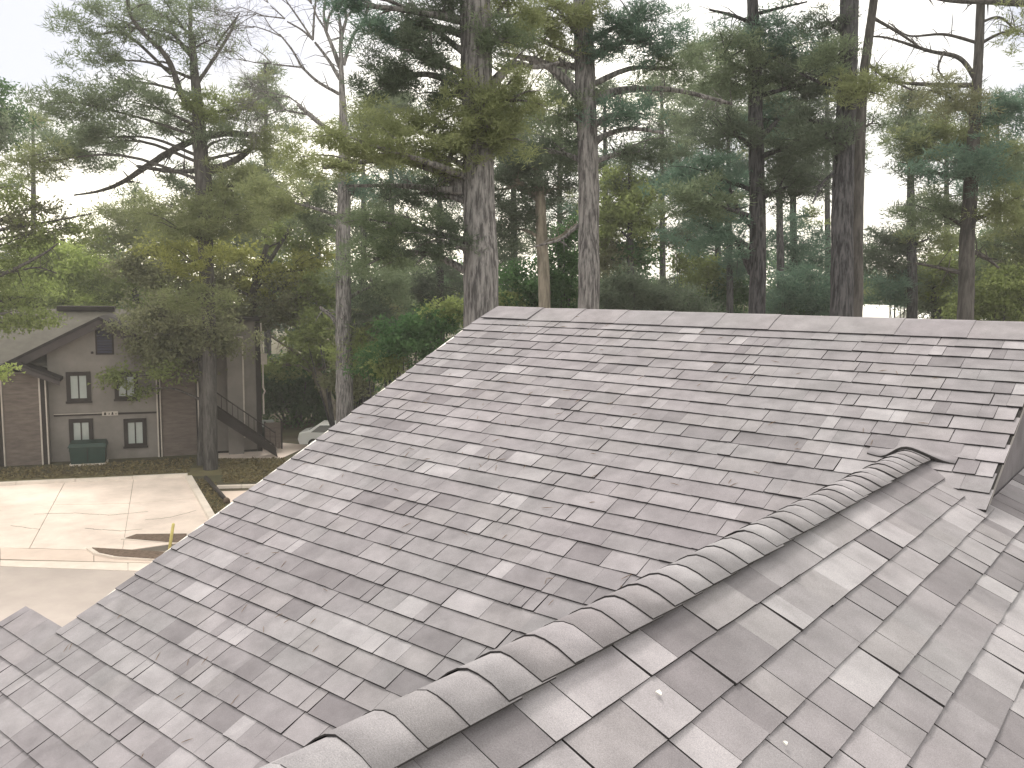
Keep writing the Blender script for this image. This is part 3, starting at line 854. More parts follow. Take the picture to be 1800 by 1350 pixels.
# ------------------------------------------------------------------ parked white car, mostly hidden by the roof edge
cp = gp(600, 786)
car = empty('parked_car', tuple(cp), math.atan2(CR[1], CR[0]))
tag(car, 'white parked car with dark windows half hidden behind the roof edge', 'car')
CARW = mat('white_car_paint', (0.70, 0.71, 0.72), 0.25, spec=0.5)
CARG = mat('dark_car_glass', (0.015, 0.020, 0.020), 0.08, spec=0.6)
TYRE = mat('tyre_rubber', (0.02, 0.02, 0.02), 0.9)
RIM = mat('wheel_alloy', (0.45, 0.45, 0.46), 0.35, metal=0.8)
prof = [(-2.2, 0.30), (2.15, 0.30), (2.25, 0.55), (2.2, 0.82), (1.25, 0.95), (0.55, 1.40), (-1.1, 1.44), (-1.75, 1.02), (-2.22, 0.92), (-2.3, 0.6)]
V, F = [], []
for sy, ins in ((-0.86, 0), (-0.80, 1), (0.80, 1), (0.86, 0)):
    for (x, z) in prof:
        yv = sy
        if z > 1.1: yv = sy * 0.80
        V.append((x, yv, z if not ins or z < 0.4 else z + 0.03))
k = len(prof)
for r_ in range(3):
    F += [(r_ * k + (i + 1) % k, r_ * k + i, (r_ + 1) * k + i, (r_ + 1) * k + (i + 1) % k) for i in range(k)]
F += [tuple(range(k)), tuple(3 * k + i for i in range(k))[::-1]]
mesh_obj('body', V, F, CARW, car)
def quadp(name, pts, m):
    c = np.mean(np.array(pts), axis=0)
    pts = [np.array(p) for p in pts]
    n = np.cross(pts[1] - pts[0], pts[2] - pts[0]); n /= np.linalg.norm(n)
    V = [p + n * 0.012 for p in pts] + [p - n * 0.03 for p in pts]
    mesh_obj(name, V, [(0, 1, 2, 3), (7, 6, 5, 4), (0, 4, 5, 1), (1, 5, 6, 2), (2, 6, 7, 3), (3, 7, 4, 0)], m, car)
for sy in (-1, 1):
    pp = [(1.10, 0.845, 1.00), (0.50, 0.735, 1.37), (-0.20, 0.72, 1.39), (-0.20, 0.85, 0.99)]
    p2 = [(-0.28, 0.85, 0.99), (-0.28, 0.72, 1.39), (-1.05, 0.735, 1.37), (-1.55, 0.845, 1.00)]
    for P_ in (pp, p2):
        P_ = [(a_, b__ * sy, c_) for a_, b__, c_ in P_]
        quadp('side_window', P_ if sy > 0 else P_[::-1], CARG)
quadp('windscreen', [(1.22, -0.70, 1.01), (1.22, 0.70, 1.01), (0.58, 0.60, 1.42), (0.58, -0.60, 1.42)], CARG)
quadp('rear_window', [(-1.14, -0.60, 1.46), (-1.14, 0.60, 1.46), (-1.70, 0.70, 1.10), (-1.70, -0.70, 1.10)], CARG)
for sx in (-1.4, 1.4):
    for sy in (-0.80, 0.80):
        mb = MB(); mb.tube([(sx, sy - 0.1, 0.32), (sx, sy + 0.1, 0.32)], 0.32, 16); wh = mb.build('wheel', TYRE, car)
        mb = MB(); mb.tube([(sx, sy - 0.108, 0.32), (sx, sy + 0.108, 0.32)], 0.20, 12); mb.build('rim', RIM, wh)
for sy in (-0.6, 0.6):
    mb = MB(); mb.box(2.18, 2.25, sy - 0.16, sy + 0.16, 0.62, 0.76); mb.build('headlight', GLASS, car)

# ------------------------------------------------------------------ trees
def smooth_path(pts, n):
    """Catmull-Rom through the control points (k,4): x y z r"""
    P = np.array(pts, float)
    if len(P) < 3:
        t = np.linspace(0, 1, n)[:, None]
        return P[0] * (1 - t) + P[-1] * t
    P = np.vstack([2 * P[0] - P[1], P, 2 * P[-1] - P[-2]])
    out = []
    segs = len(P) - 3
    for u in np.linspace(0, segs - 1e-6, n):
        i = int(u); t = u - i
        p0, p1, p2, p3 = P[i], P[i + 1], P[i + 2], P[i + 3]
        out.append(0.5 * ((2 * p1) + (-p0 + p2) * t + (2 * p0 - 5 * p1 + 4 * p2 - p3) * t * t + (-p0 + 3 * p1 - 3 * p2 + p3) * t ** 3))
    return np.array(out)

def join_tubes(name, tubes, m, parent, sides, rough=0.05):
    VV, FF, n = [], [], 0
    for path in tubes:
        V, F = tube_arrays(path[:, :3], np.maximum(path[:, 3], 0.004), sides, rough)
        VV.append(V); FF.append(F + n); n += len(V)
    me = quick_mesh(name, np.vstack(VV), np.vstack(FF), m, smooth=True)
    return link(name, me, parent)

def foliage(pads, D, kind, q=1.0):
    """pads: rows of centre (3), semi axes right / up / ahead (3), density. Returns blade triangles."""
    VV, TT_ = [], []
    for (c, ax, dens) in pads:
        area = math.pi * ax[0] * ax[1] * (FPX / D) ** 2 * 0.324          # picture area at 1024 wide
        if kind == 'needle':
            L, wr, per, n = 0.0070 * D, 0.17, 34, area * 1.4 * dens * q
        else:
            L, wr, per, n = 0.0048 * D, 0.62, 26, area * 1.15 * dens * q
        nc = max(5, int(n / per))
        # clump centres: towards the shell and the top, with holes
        d = RNG.normal(size=(nc * 2, 3)); d /= np.linalg.norm(d, axis=1)[:, None]
        r = RNG.uniform(0.12, 1.0, nc * 2) ** 0.55
        ph = RNG.uniform(0, 6.3, 6)
        lob = 1 + 0.22 * np.sin(3 * np.arctan2(d[:, 1], d[:, 0]) + ph[0]) + 0.16 * np.sin(5 * np.arctan2(d[:, 1], d[:, 0]) + ph[1]) + 0.12 * np.sin(4 * d[:, 2] + ph[2])
        P = d * (r * lob)[:, None]
        hole = np.sin(P[:, 0] * 5.1 + ph[3]) * np.sin(P[:, 1] * 4.3 + ph[4]) + 0.6 * np.sin(P[:, 0] * 9 + P[:, 1] * 7 + ph[5])
        P = P[np.argsort(-hole + RNG.normal(0, 0.35, len(P)))][:nc]
        nc = len(P)
        C = c + P[:, :1] * ax[0] * CR + P[:, 1:2] * ax[1] * np.array([0, 0, 1.0]) + P[:, 2:3] * ax[2] * np.array([CF[0], CF[1], 0]) / math.hypot(CF[0], CF[1])
        rc = L * RNG.uniform(0.9, 1.9, nc) * (0.9 if kind == 'needle' else 1.5)
        o = RNG.normal(size=(nc, per, 3)) * 0.5
        o[..., 2] *= 0.55
        base = C[:, None, :] + o * rc[:, None, None]
        di = o + RNG.normal(size=(nc, per, 3)) * (0.45 if kind == 'needle' else 0.9) + np.array([0, 0, 0.25 if kind == 'needle' else -0.1])
        di /= np.linalg.norm(di, axis=2)[..., None] + 1e-9
        sd = np.cross(di, RNG.normal(size=(nc, per, 3)))
        sd /= np.linalg.norm(sd, axis=2)[..., None] + 1e-9
        ll = L * RNG.uniform(0.6, 1.25, (nc, per, 1))
        ww = ll * wr * 0.5
        if kind == 'needle':
            v0 = base - sd * ww; v1 = base + sd * ww; v2 = base + di * ll
        else:
            v0 = base - sd * ww * 0.6; v1 = base + di * ll * 0.5 + sd * ww * 1.2; v2 = base + di * ll - sd * ww * 0.3
        VV.append(np.stack([v0, v1, v2], axis=2).reshape(-1, 3))
        tn = np.clip(RNG.beta(2, 2, (nc, 1)) * 0.75 + RNG.uniform(0, 0.35, (nc, per)), 0, 1)
        TT_.append(np.repeat(tn.reshape(-1), 3))
    return np.vstack(VV), np.concatenate(TT_)

TREE_TRIS = [0]
def tree(name, label, D, trunk, limbs=(), pads=(), bark=None, leaf=None, kind='needle', q=1.0, group=None, wd=1.0, sides=14, auto=True, twigs=1.0, seed=0, fine=None):
    """trunk, limbs: (x, y, width) rows as sighted at distance D, foot of the trunk carried down to the ground; pads: (x, y, rx, ry[, leaf material[, density]])"""
    rs = random.Random(seed * 31 + int(D * 10) + len(label))
    mpp = D / FPX
    tr = [np.append(dp(x, y, D), 0.5 * w * mpp) for x, y, w in trunk]      # listed from top to foot
    ft = tr[-1].copy()
    lean = tr[-1][:2] - tr[-2][:2]
    hgt = ft[2]
    foot = ft.copy(); foot[2] = -0.15; foot[3] = ft[3] * (1.0 + 0.02 * hgt)
    knee = ft.copy(); knee[2] = hgt * 0.12; knee[3] = ft[3] * (1.0 + 0.012 * hgt)
    foot[3] *= 1.18
    path = smooth_path(tr + ([knee] if hgt > 1.5 else []) + [foot], (9 if sides < 18 else 22) * (len(tr) + 2))
    base = np.array([foot[0], foot[1], 0.0])
    root = empty(name, tuple(base)); tag(root, label, 'tree', group)
    def loc(p):
        p = p.copy(); p[:, :3] -= base; return p
    tk = join_tubes('trunk', [loc(path)], bark, root, sides, 0.045)
    fwd = np.array([CF[0], CF[1], 0]) / math.hypot(CF[0], CF[1])
    br = []
    for li, lb in enumerate(limbs):
        s = rs.uniform(-1, 1) * 0.35
        pts = []
        acc = 0.0
        for i, (x, y, w) in enumerate(lb):
            if i: acc += math.hypot(x - lb[i - 1][0], y - lb[i - 1][1]) * mpp
            p = dp(x, y, D) + fwd * acc * s
            pts.append(np.append(p, 0.5 * w * mpp))
        if fine is not None and li >= fine: br.append(loc(smooth_path(pts, 4 * len(pts))))
        else: join_tubes('limb', [loc(smooth_path(pts, 6 * len(pts)))], bark, root, 9, 0.07)
        # side twigs
        full = smooth_path(pts, 6 * len(pts))
        for _ in range(int(len(full) * 0.7 * twigs)):
            p = full[rs.randrange(len(full) // 4, len(full))]
            dr = np.array([rs.gauss(0, 1), rs.gauss(0, 1), rs.gauss(0.1, 0.8)]); dr /= np.linalg.norm(dr)
            ln = rs.uniform(0.3, 1.1) * D / 30
            q1 = p[:3] + dr * ln * 0.5 + np.array([0, 0, 0.06 * ln]); q2 = p[:3] + dr * ln + np.array([0, 0, rs.uniform(-0.2, 0.15) * ln])
            br.append(loc(np.array([np.append(p[:3], p[3] * 0.35), np.append(q1, p[3] * 0.22), np.append(q2, 0.003)])))
    by = {}
    for pd in pads:
        x, y, rx, ry = pd[:4]
        rx, ry = rx * 1.12, ry * 1.15
        lm = pd[4] if len(pd) > 4 and pd[4] else leaf
        dens = pd[5] if len(pd) > 5 else 1.0
        off = (pd[6] if len(pd) > 6 else rs.uniform(-0.9, 0.7)) * rx * mpp
        c = dp(x, y, D) + fwd * off
        ax = (rx * mpp, ry * mpp, 0.75 * (rx + ry) * 0.5 * mpp)
        by.setdefault(lm.name, (lm, []))[1].append((c - base, ax, dens))
        if auto:
            # a bough from the trunk into the pad, then twigs spread through it
            k = int(np.argmin(np.abs(path[:, 2] - (c[2] - 0.35 * abs(rx) * mpp))))
            a = path[k]
            r0 = min(a[3] * 0.42, 0.10) * wd
            mid = (a[:3] + c) / 2 + np.array([0, 0, rs.uniform(0.0, 0.14) * np.linalg.norm(c - a[:3])])
            bp_ = smooth_path([np.append(a[:3], r0), np.append(mid, r0 * 0.7), np.append(c, r0 * 0.35)], 9)
            br.append(loc(bp_))
            for _ in range(int(6 * twigs)):
                e = c + CR * rs.uniform(-1, 1) * ax[0] * 0.9 + np.array([0, 0, rs.uniform(-0.7, 0.9) * ax[1]]) + fwd * rs.uniform(-1, 1) * ax[2] * 0.8
                s0 = bp_[rs.randrange(4, 9)]
                m_ = (s0[:3] + e) / 2 + np.array([0, 0, 0.08 * np.linalg.norm(e - s0[:3])])
                br.append(loc(smooth_path([np.append(s0[:3], r0 * 0.3), np.append(m_, r0 * 0.2), np.append(e, 0.004)], 6)))
    if br:
        tag(join_tubes('twigs', br, bark, root, 6, 0.08), kind='stuff')
    for nm, (lm, lst) in by.items():
        V, T_ = foliage(lst, D, kind, q)
        F = np.arange(len(V), dtype=np.int32).reshape(-1, 3)
        TREE_TRIS[0] += len(F)
        cr = link('crown', quick_mesh('crown', V, F, lm, attr=T_), root)
    return root

# --- the big pine straight behind the ridge
tree('pine_tree', 'thickest grey barked pine rising right behind the ridge end', 18.0,
     [(822, -260, 44), (828, -120, 50), (834, 0, 54), (838, 120, 54), (840, 260, 54), (843, 400, 56), (846, 560, 60)],
     limbs=[[(862, 150, 20), (885, 125, 16), (905, 108, 13), (945, 112, 8), (985, 100, 4)], [(818, 95, 12), (780, 62, 10), (745, 28, 8), (715, -5, 5)],
            [(822, 330, 20), (795, 318, 15), (785, 290, 11), (800, 250, 8), (826, 220, 5)], [(820, 335, 18), (760, 330, 13), (700, 322, 9), (600, 318, 5)],
            [(818, 420, 9), (770, 412, 7), (700, 385, 4)]],
     pads=[(735, 105, 85, 62, NEEDLE_D), (690, 40, 78, 46, NEEDLE_T), (780, 160, 60, 40, NEEDLE_D), (660, 140, 52, 36, NEEDLE_D), (770, 20, 60, 40, NEEDLE_D), (620, 20, 50, 30, NEEDLE_T),
           (735, 232, 120, 44, NEEDLE_O), (655, 268, 120, 36, NEEDLE_O), (840, 205, 62, 58, NEEDLE_O), (560, 290, 85, 22, NEEDLE_O), (770, 272, 95, 36, NEEDLE_O), (905, 185, 58, 48, NEEDLE_O), (880, 250, 55, 40, NEEDLE_O),
           (735, 335, 70, 32, NEEDLE_D), (690, 395, 95, 30, NEEDLE), (770, 425, 55, 34, NEEDLE_D), (660, 455, 75, 30, NEEDLE), (900, 20, 60, 50, NEEDLE_O), (880, 80, 50, 40, NEEDLE), (740, -90, 140, 60, NEEDLE), (920, -100, 120, 60, NEEDLE)],
     bark=BARK_G, leaf=NEEDLE_O, sides=40, q=0.9, seed=1)
tree('pine_tree', 'tall grey pine with a wide forked limb, second to the right of the thickest', 24.0,
     [(1018, -220, 24), (1020, -100, 28), (1024, 0, 31), (1028, 150, 37), (1033, 260, 35), (1035, 400, 36), (1034, 560, 38)],
     limbs=[[(1018, 170, 19), (990, 140, 16), (955, 116, 13), (915, 106, 9), (880, 104, 6)], [(1016, 118, 12), (975, 108, 10), (930, 106, 7)], [(1046, 176, 18), (1075, 160, 15), (1120, 150, 12), (1200, 146, 9), (1310, 162, 6)],
            [(1046, 248, 12), (1066, 238, 10), (1105, 230, 8), (1160, 240, 5)], [(1018, 395, 6), (985, 420, 5), (940, 432, 3)], [(1010, 15, 10), (970, 5, 9), (905, -15, 6)]],
     pads=[(985, 48, 78, 36, NEEDLE_O), (1105, 48, 80, 36, NEEDLE_T), (1140, 92, 52, 30, NEEDLE_T), (930, 75, 62, 34, NEEDLE_O), (1060, 92, 46, 24, NEEDLE_T), (1180, 128, 70, 30, NEEDLE, 0.7), (1100, 205, 66, 28, NEEDLE_T, 0.8),
           (985, 200, 50, 40, NEEDLE), (965, 262, 60, 38, NEEDLE_D), (1130, 265, 65, 30, NEEDLE_D, 0.8), (1040, -90, 130, 50, NEEDLE_T)],
     bark=BARK_G, leaf=NEEDLE_T, sides=30, seed=2)
tree('young_pine', 'slim tan trunk between the two thick grey pines', 31.0,
     [(945, 255, 7), (943, 290, 12), (948, 330, 18), (953, 430, 20), (957, 560, 22)],
     limbs=[[(944, 300, 8), (948, 270, 7), (955, 240, 5), (975, 205, 3)], [(945, 345, 11), (915, 322, 9), (885, 302, 6)], [(915, 322, 6), (890, 332, 4), (865, 332, 3)], [(952, 430, 6), (985, 415, 5), (1015, 392, 3)]],
     pads=[(905, 330, 60, 55, NEEDLE_D), (925, 280, 70, 40, NEEDLE_D), (985, 330, 40, 45, NEEDLE_D, 0.8), (900, 400, 55, 50, NEEDLE_D), (1000, 270, 36, 36, NEEDLE)],
     bark=BARK_S, leaf=NEEDLE_D, sides=14, seed=3)
tree('pine_tree', 'straight blue grey pine trunk standing alone right of the forked limb', 28.0,
     [(1321, -200, 16), (1322, -80, 18), (1323, 0, 19), (1327, 120, 24), (1329, 250, 26), (1332, 400, 28), (1330, 570, 29)],
     limbs=[[(1320, 40, 7), (1285, 28, 6), (1245, 20, 4)], [(1328, 25, 7), (1370, 14, 5), (1420, 2, 3)], [(1340, 240, 10), (1365, 215, 8), (1400, 180, 5)], [(1322, 400, 9), (1300, 370, 7), (1285, 330, 5)], [(1322, 480, 14), (1300, 440, 10), (1292, 420, 6)]],
     pads=[(1255, 105, 78, 44, NEEDLE), (1330, 58, 70, 34, NEEDLE_T), (1400, 85, 78, 42, NEEDLE_T), (1285, 150, 62, 28, NEEDLE), (1420, 150, 68, 36, NEEDLE_D), (1365, 135, 56, 36, NEEDLE), (1370, 200, 56, 34, NEEDLE_T), (1245, 305, 82, 44, NEEDLE_T), (1215, 362, 72, 34, NEEDLE),
           (1400, 260, 62, 34, NEEDLE_D), (1380, 330, 46, 40, NEEDLE_D), (1260, 240, 58, 34, NEEDLE_D, 0.8), (1235, 420, 66, 34, NEEDLE_T, 0.8), (1320, -90, 120, 46, NEEDLE_T)],
     bark=BARK_D, leaf=NEEDLE_T, sides=16, seed=4)
tree('pine_tree', 'darkest thick pine trunk close beside a thinner twin', 24.0,
     [(1496, -200, 28), (1494, -60, 29), (1493, 0, 30), (1489, 150, 31), (1484, 260, 33), (1480, 400, 36), (1478, 575, 38)],
     limbs=[[(1478, 150, 8), (1440, 145, 6), (1405, 130, 4)], [(1470, 300, 6), (1440, 325, 5), (1420, 360, 3)]],
     pads=[(1478, 168, 52, 26, NEEDLE_O), (1445, 105, 48, 32, NEEDLE), (1425, 205, 46, 26, NEEDLE_D), (1440, 245, 48, 32, NEEDLE_D), (1455, 40, 50, 30, NEEDLE_D, 0.6), (1500, -100, 110, 46, NEEDLE_D)],
     bark=BARK_D, leaf=NEEDLE_D, sides=28, seed=5)
tree('pine_tree', 'thin twin trunk leaning right at its top beside the darkest pine', 27.0,
     [(1548, -120, 11), (1540, -30, 13), (1528, 60, 15), (1516, 160, 17), (1511, 280, 18), (1507, 420, 19), (1505, 575, 20)],
     limbs=[[(1522, 110, 6), (1560, 130, 5), (1620, 150, 3)], [(1532, 30, 6), (1580, 50, 5), (1640, 80, 3)]],
     pads=[(1545, 145, 40, 24, NEEDLE_O, 0.7), (1535, 215, 26, 20, NEEDLE, 0.6), (1560, -90, 90, 40, NEEDLE_D)],
     bark=BARK_B, leaf=NEEDLE_O, sides=14, seed=6)
tree('pine_tree', 'rightmost tall pine with bare upper limbs against the bright sky', 30.0,
     [(1728, -160, 10), (1725, -40, 13), (1722, 60, 15), (1717, 150, 17), (1708, 300, 23), (1700, 430, 25), (1696, 575, 27)],
     limbs=[[(1716, 140, 9), (1690, 100, 8), (1640, 85, 6), (1575, 60, 4), (1545, 55, 3)], [(1718, 75, 6), (1660, 60, 5), (1600, 62, 3), (1565, 40, 2)], [(1715, 150, 9), (1640, 145, 7), (1560, 135, 4)], [(1800, 5, 14), (1730, 8, 11), (1640, 12, 8), (1570, 0, 5)],
            [(1704, 440, 9), (1740, 452, 7), (1770, 470, 4)], [(1692, 480, 9), (1650, 470, 6), (1610, 462, 4)], [(1722, 40, 5), (1760, 30, 4), (1795, 60, 3)], [(1660, 90, 4), (1650, 120, 3), (1670, 145, 2)]],
     pads=[(1700, 238, 112, 40, NEEDLE_O), (1762, 200, 54, 36, NEEDLE_T), (1640, 185, 62, 38, NEEDLE_B if False else LEAF_B, 0.6), (1670, 300, 80, 34, NEEDLE_T), (1765, 290, 60, 44, NEEDLE), (1620, 250, 52, 30, NEEDLE, 0.7), (1660, 370, 72, 34, NEEDLE), (1760, 370, 58, 40, NEEDLE_O, 0.8), (1600, 300, 40, 22, NEEDLE_D, 0.5), (1780, 60, 40, 50, NEEDLE_O, 0.3)],
     bark=BARK_B, leaf=NEEDLE, sides=16, seed=7)

# --- left: the bare-topped tree, the forked tree before the house, small leaning one
def bare_crown(D, x, y, w, ang, ln, depth, rs, out):
    """recursive fine branching in the picture plane with some depth"""
    if depth == 0 or w < 0.5: return
    x2, y2 = x + ln * math.sin(ang), y - ln * math.cos(ang)
    mx, my = (x + x2) / 2 + rs.uniform(-0.08, 0.08) * ln, (y + y2) / 2 + rs.uniform(-0.05, 0.05) * ln
    out.append([(x, y, w), (mx, my, w * 0.85), (x2, y2, w * 0.66)])
    for k in range(rs.choice((2, 2, 3))):
        bare_crown(D, x2, y2, w * rs.uniform(0.5, 0.66), ang + rs.uniform(-0.75, 0.75), ln * rs.uniform(0.62, 0.86), depth - 1, rs, out)
rs8 = random.Random(5); l8 = []
for (x, y, a, ln, w) in ((598, 120, -0.35, 70, 7), (600, 110, 0.10, 80, 7), (604, 115, 0.42, 70, 6), (596, 165, -0.95, 80, 6), (592, 240, -0.9, 60, 6), (598, 140, -0.6, 85, 6), (600, 90, -0.1, 70, 6)):
    bare_crown(38, x, y, w * 1.15, a, ln, 6, rs8, l8)
tree('bare_tree', 'bare topped grey tree against the brightest patch of sky', 38.0,
     [(600, 80, 6), (600, 130, 9), (603, 200, 14), (606, 300, 21), (603, 420, 26), (604, 560, 28), (606, 730, 31)],
     limbs=[[(598, 245, 12), (560, 215, 9), (525, 185, 6)], [(604, 590, 10), (585, 560, 8), (560, 540, 5)]] + l8, fine=2,
     pads=[(575, 330, 70, 26, NEEDLE, 0.9), (640, 330, 30, 22, NEEDLE_T), (500, 355, 60, 34, NEEDLE_O), (550, 385, 50, 30, NEEDLE), (660, 500, 70, 40, NEEDLE), (655, 560, 60, 38, NEEDLE_D), (640, 620, 50, 34, LEAF_O)],
     bark=BARK_G, leaf=NEEDLE, sides=16, twigs=0.45, seed=8)
tree('forked_tree', 'forked pine with a long arching limb standing before the brown house', 42.5,
     [(338, 60, 10), (341, 120, 14), (346, 170, 18), (352, 260, 24), (358, 330, 28), (362, 450, 25), (368, 600, 23), (370, 824, 24)],
     limbs=[[(344, 190, 12), (325, 175, 11), (305, 110, 9), (265, 65, 7), (250, 30, 6), (255, -20, 5)], [(341, 120, 10), (330, 60, 8), (325, 0, 6)], [(336, 100, 6), (310, 70, 5), (285, 20, 4)],
            [(450, 238, 11), (390, 232, 11), (330, 240, 11), (280, 258, 12), (225, 285, 11), (170, 312, 8), (120, 325, 5), (70, 330, 3)], [(358, 300, 18), (395, 290, 13), (430, 265, 10), (450, 240, 7)], [(350, 300, 9), (300, 300, 8), (235, 290, 6)],
            [(345, 150, 7), (395, 60, 5), (410, 20, 3)], [(300, 130, 6), (220, 60, 5), (160, 62, 3)], [(330, 60, 4), (290, 0, 3)], [(380, 80, 4), (430, 30, 2)]],
     pads=[(300, 60, 90, 50, NEEDLE, 0.33), (190, 60, 70, 45, NEEDLE, 0.5), (200, 115, 60, 30, NEEDLE, 0.4), (260, 20, 80, 36, NEEDLE, 0.4), (370, 70, 50, 60, NEEDLE, 0.3), (235, 150, 40, 26, NEEDLE, 0.25),
           (180, 200, 90, 34, NEEDLE, 0.75), (265, 195, 80, 36, NEEDLE, 0.75), (380, 195, 66, 34, LEAF_O, 1.1), (440, 190, 40, 34, NEEDLE, 0.5), (120, 250, 90, 40, NEEDLE, 0.95), (190, 245, 70, 26, NEEDLE, 0.8), (80, 290, 60, 30, NEEDLE_O, 0.85), (300, 215, 60, 22, NEEDLE, 0.8), (470, 255, 70, 30, NEEDLE_O, 0.7), (400, 250, 50, 18, NEEDLE, 0.6),
           (330, 320, 60, 36, NEEDLE, 0.9), (440, 330, 70, 44, NEEDLE_O, 0.9), (300, 370, 80, 30, NEEDLE_O, 0.9), (410, 385, 90, 36, NEEDLE_O),
           (335, 405, 66, 30, NEEDLE_O, 0.5, -1.2), (365, 462, 60, 28, LEAF_Y, 0.6, -1.2), (375, 525, 60, 28, NEEDLE_O, 0.6, -1.2)],
     bark=BARK_B, leaf=NEEDLE, sides=16, seed=9)
tree('maple_tree', 'yellow green leafed maple with a crooked stem beside the house corner', 49.0,
     [(470, 430, 8), (448, 500, 12), (442, 560, 15), (446, 640, 17), (448, 760, 18)],
     limbs=[[(440, 560, 10), (415, 525, 8), (378, 490, 5)], [(448, 500, 8), (490, 430, 7), (520, 380, 5), (540, 350, 3)], [(448, 540, 6), (500, 500, 5), (560, 490, 3)]],
     pads=[(330, 435, 70, 26, LEAF_Y), (405, 450, 60, 26, LEAF_Y), (270, 465, 50, 30, LEAF_B), (350, 490, 80, 34, LEAF_B), (470, 488, 70, 30, LEAF_Y), (540, 475, 52, 36, LEAF_Y), (430, 510, 60, 26, LEAF_Y, 0.8), (500, 540, 70, 36, LEAF_B), (390, 540, 80, 36, LEAF_B), (520, 410, 60, 40, LEAF_O), (560, 520, 40, 36, LEAF_O)],
     bark=BARK_B, leaf=LEAF_Y, kind='leaf', sides=12, seed=10)
tree('dogwood_tree', 'low brownish leafed tree hanging over the right half of the house gable', 43.5,
     [(345, 560, 6), (352, 620, 9), (356, 700, 11), (352, 812, 12)],
     pads=[(280, 555, 62, 34, LEAF_B), (330, 560, 80, 40, LEAF_B), (255, 622, 34, 30, LEAF_B, 0.8), (300, 615, 62, 40, LEAF_B), (340, 610, 50, 40, LEAF_B), (225, 660, 28, 28, LEAF_O, 0.6), (240, 690, 24, 12, LEAF_O, 0.7), (390, 590, 60, 34, LEAF_B), (300, 650, 40, 16, LEAF_O, 0.5)],
     bark=BARK_B, leaf=LEAF_B, kind='leaf', sides=10, twigs=0.7, seed=11)
tree('leaning_tree', 'small tree with a slanting trunk behind the left roof edge', 52.0,
     [(548, 640, 12), (560, 665, 18), (578, 705, 21), (596, 760, 24)],
     limbs=[[(548, 645, 7), (520, 618, 5), (480, 590, 3)], [(556, 655, 6), (590, 630, 4), (630, 625, 3)]],
     pads=[(545, 620, 60, 26, LEAF_O), (600, 625, 56, 24, LEAF_O), (500, 640, 46, 18, LEAF_O, 0.8), (640, 640, 40, 30, LEAF_B)],
     bark=BARK_S, leaf=LEAF_O, kind='leaf', sides=12, seed=12)
tree('beech_tree', 'pale leafed tree with feathery drooping sprays at the left edge', 40.5,
     [(-70, 300, 12), (-75, 450, 20), (-80, 600, 24), (-82, 840, 28)],
     limbs=[[(-75, 520, 10), (-20, 495, 8), (40, 470, 6), (90, 445, 4), (115, 428, 2)], [(20, 478, 4), (60, 470, 3), (90, 480, 2)], [(-72, 420, 8), (0, 400, 6), (70, 385, 4), (130, 370, 2)], [(-75, 560, 8), (0, 540, 6), (60, 540, 3)]],
     pads=[(30, 380, 70, 30, LEAF_B, 0.7), (80, 405, 80, 22, LEAF_O, 0.5), (20, 430, 50, 26, LEAF_O, 0.5), (0, 480, 36, 36, LEAF_O, 0.6), (10, 530, 60, 26, LEAF_O, 0.7), (80, 560, 40, 18, LEAF_O, 0.7), (10, 340, 50, 30, LEAF_O, 0.7), (10, 570, 40, 20, LEAF_O, 0.6), (15, 650, 22, 9, LEAF_L, 0.9)],
     bark=BARK_B, leaf=LEAF_O, kind='leaf', sides=12, seed=13)
tree('bright_tree', 'fresh light green rounded tree behind the house roof at the far left', 66.0,
     [(110, 420, 8), (112, 520, 14), (114, 700, 18)],
     pads=[(110, 470, 80, 36, LEAF_L, 1.7), (60, 490, 60, 34, LEAF_L, 1.7), (165, 480, 50, 34, LEAF_L, 1.6), (120, 520, 100, 34, LEAF_L, 1.4), (100, 440, 50, 20, LEAF_L, 1.4)],
     bark=BARK_B, leaf=LEAF_L, kind='leaf', sides=10, seed=14, q=0.95)
tree('oak_tree', 'dark green crown cut by the left picture edge against the grey cloud', 58.0,
     [(-40, 160, 10), (-40, 300, 18), (-40, 760, 30)],
     pads=[(-10, 175, 42, 34, LEAF_D, 1.3), (-30, 215, 60, 40, LEAF_D, 1.2), (10, 240, 40, 30, NEEDLE, 0.7)],
     bark=BARK_B, leaf=LEAF_D, kind='leaf', sides=10, seed=15)

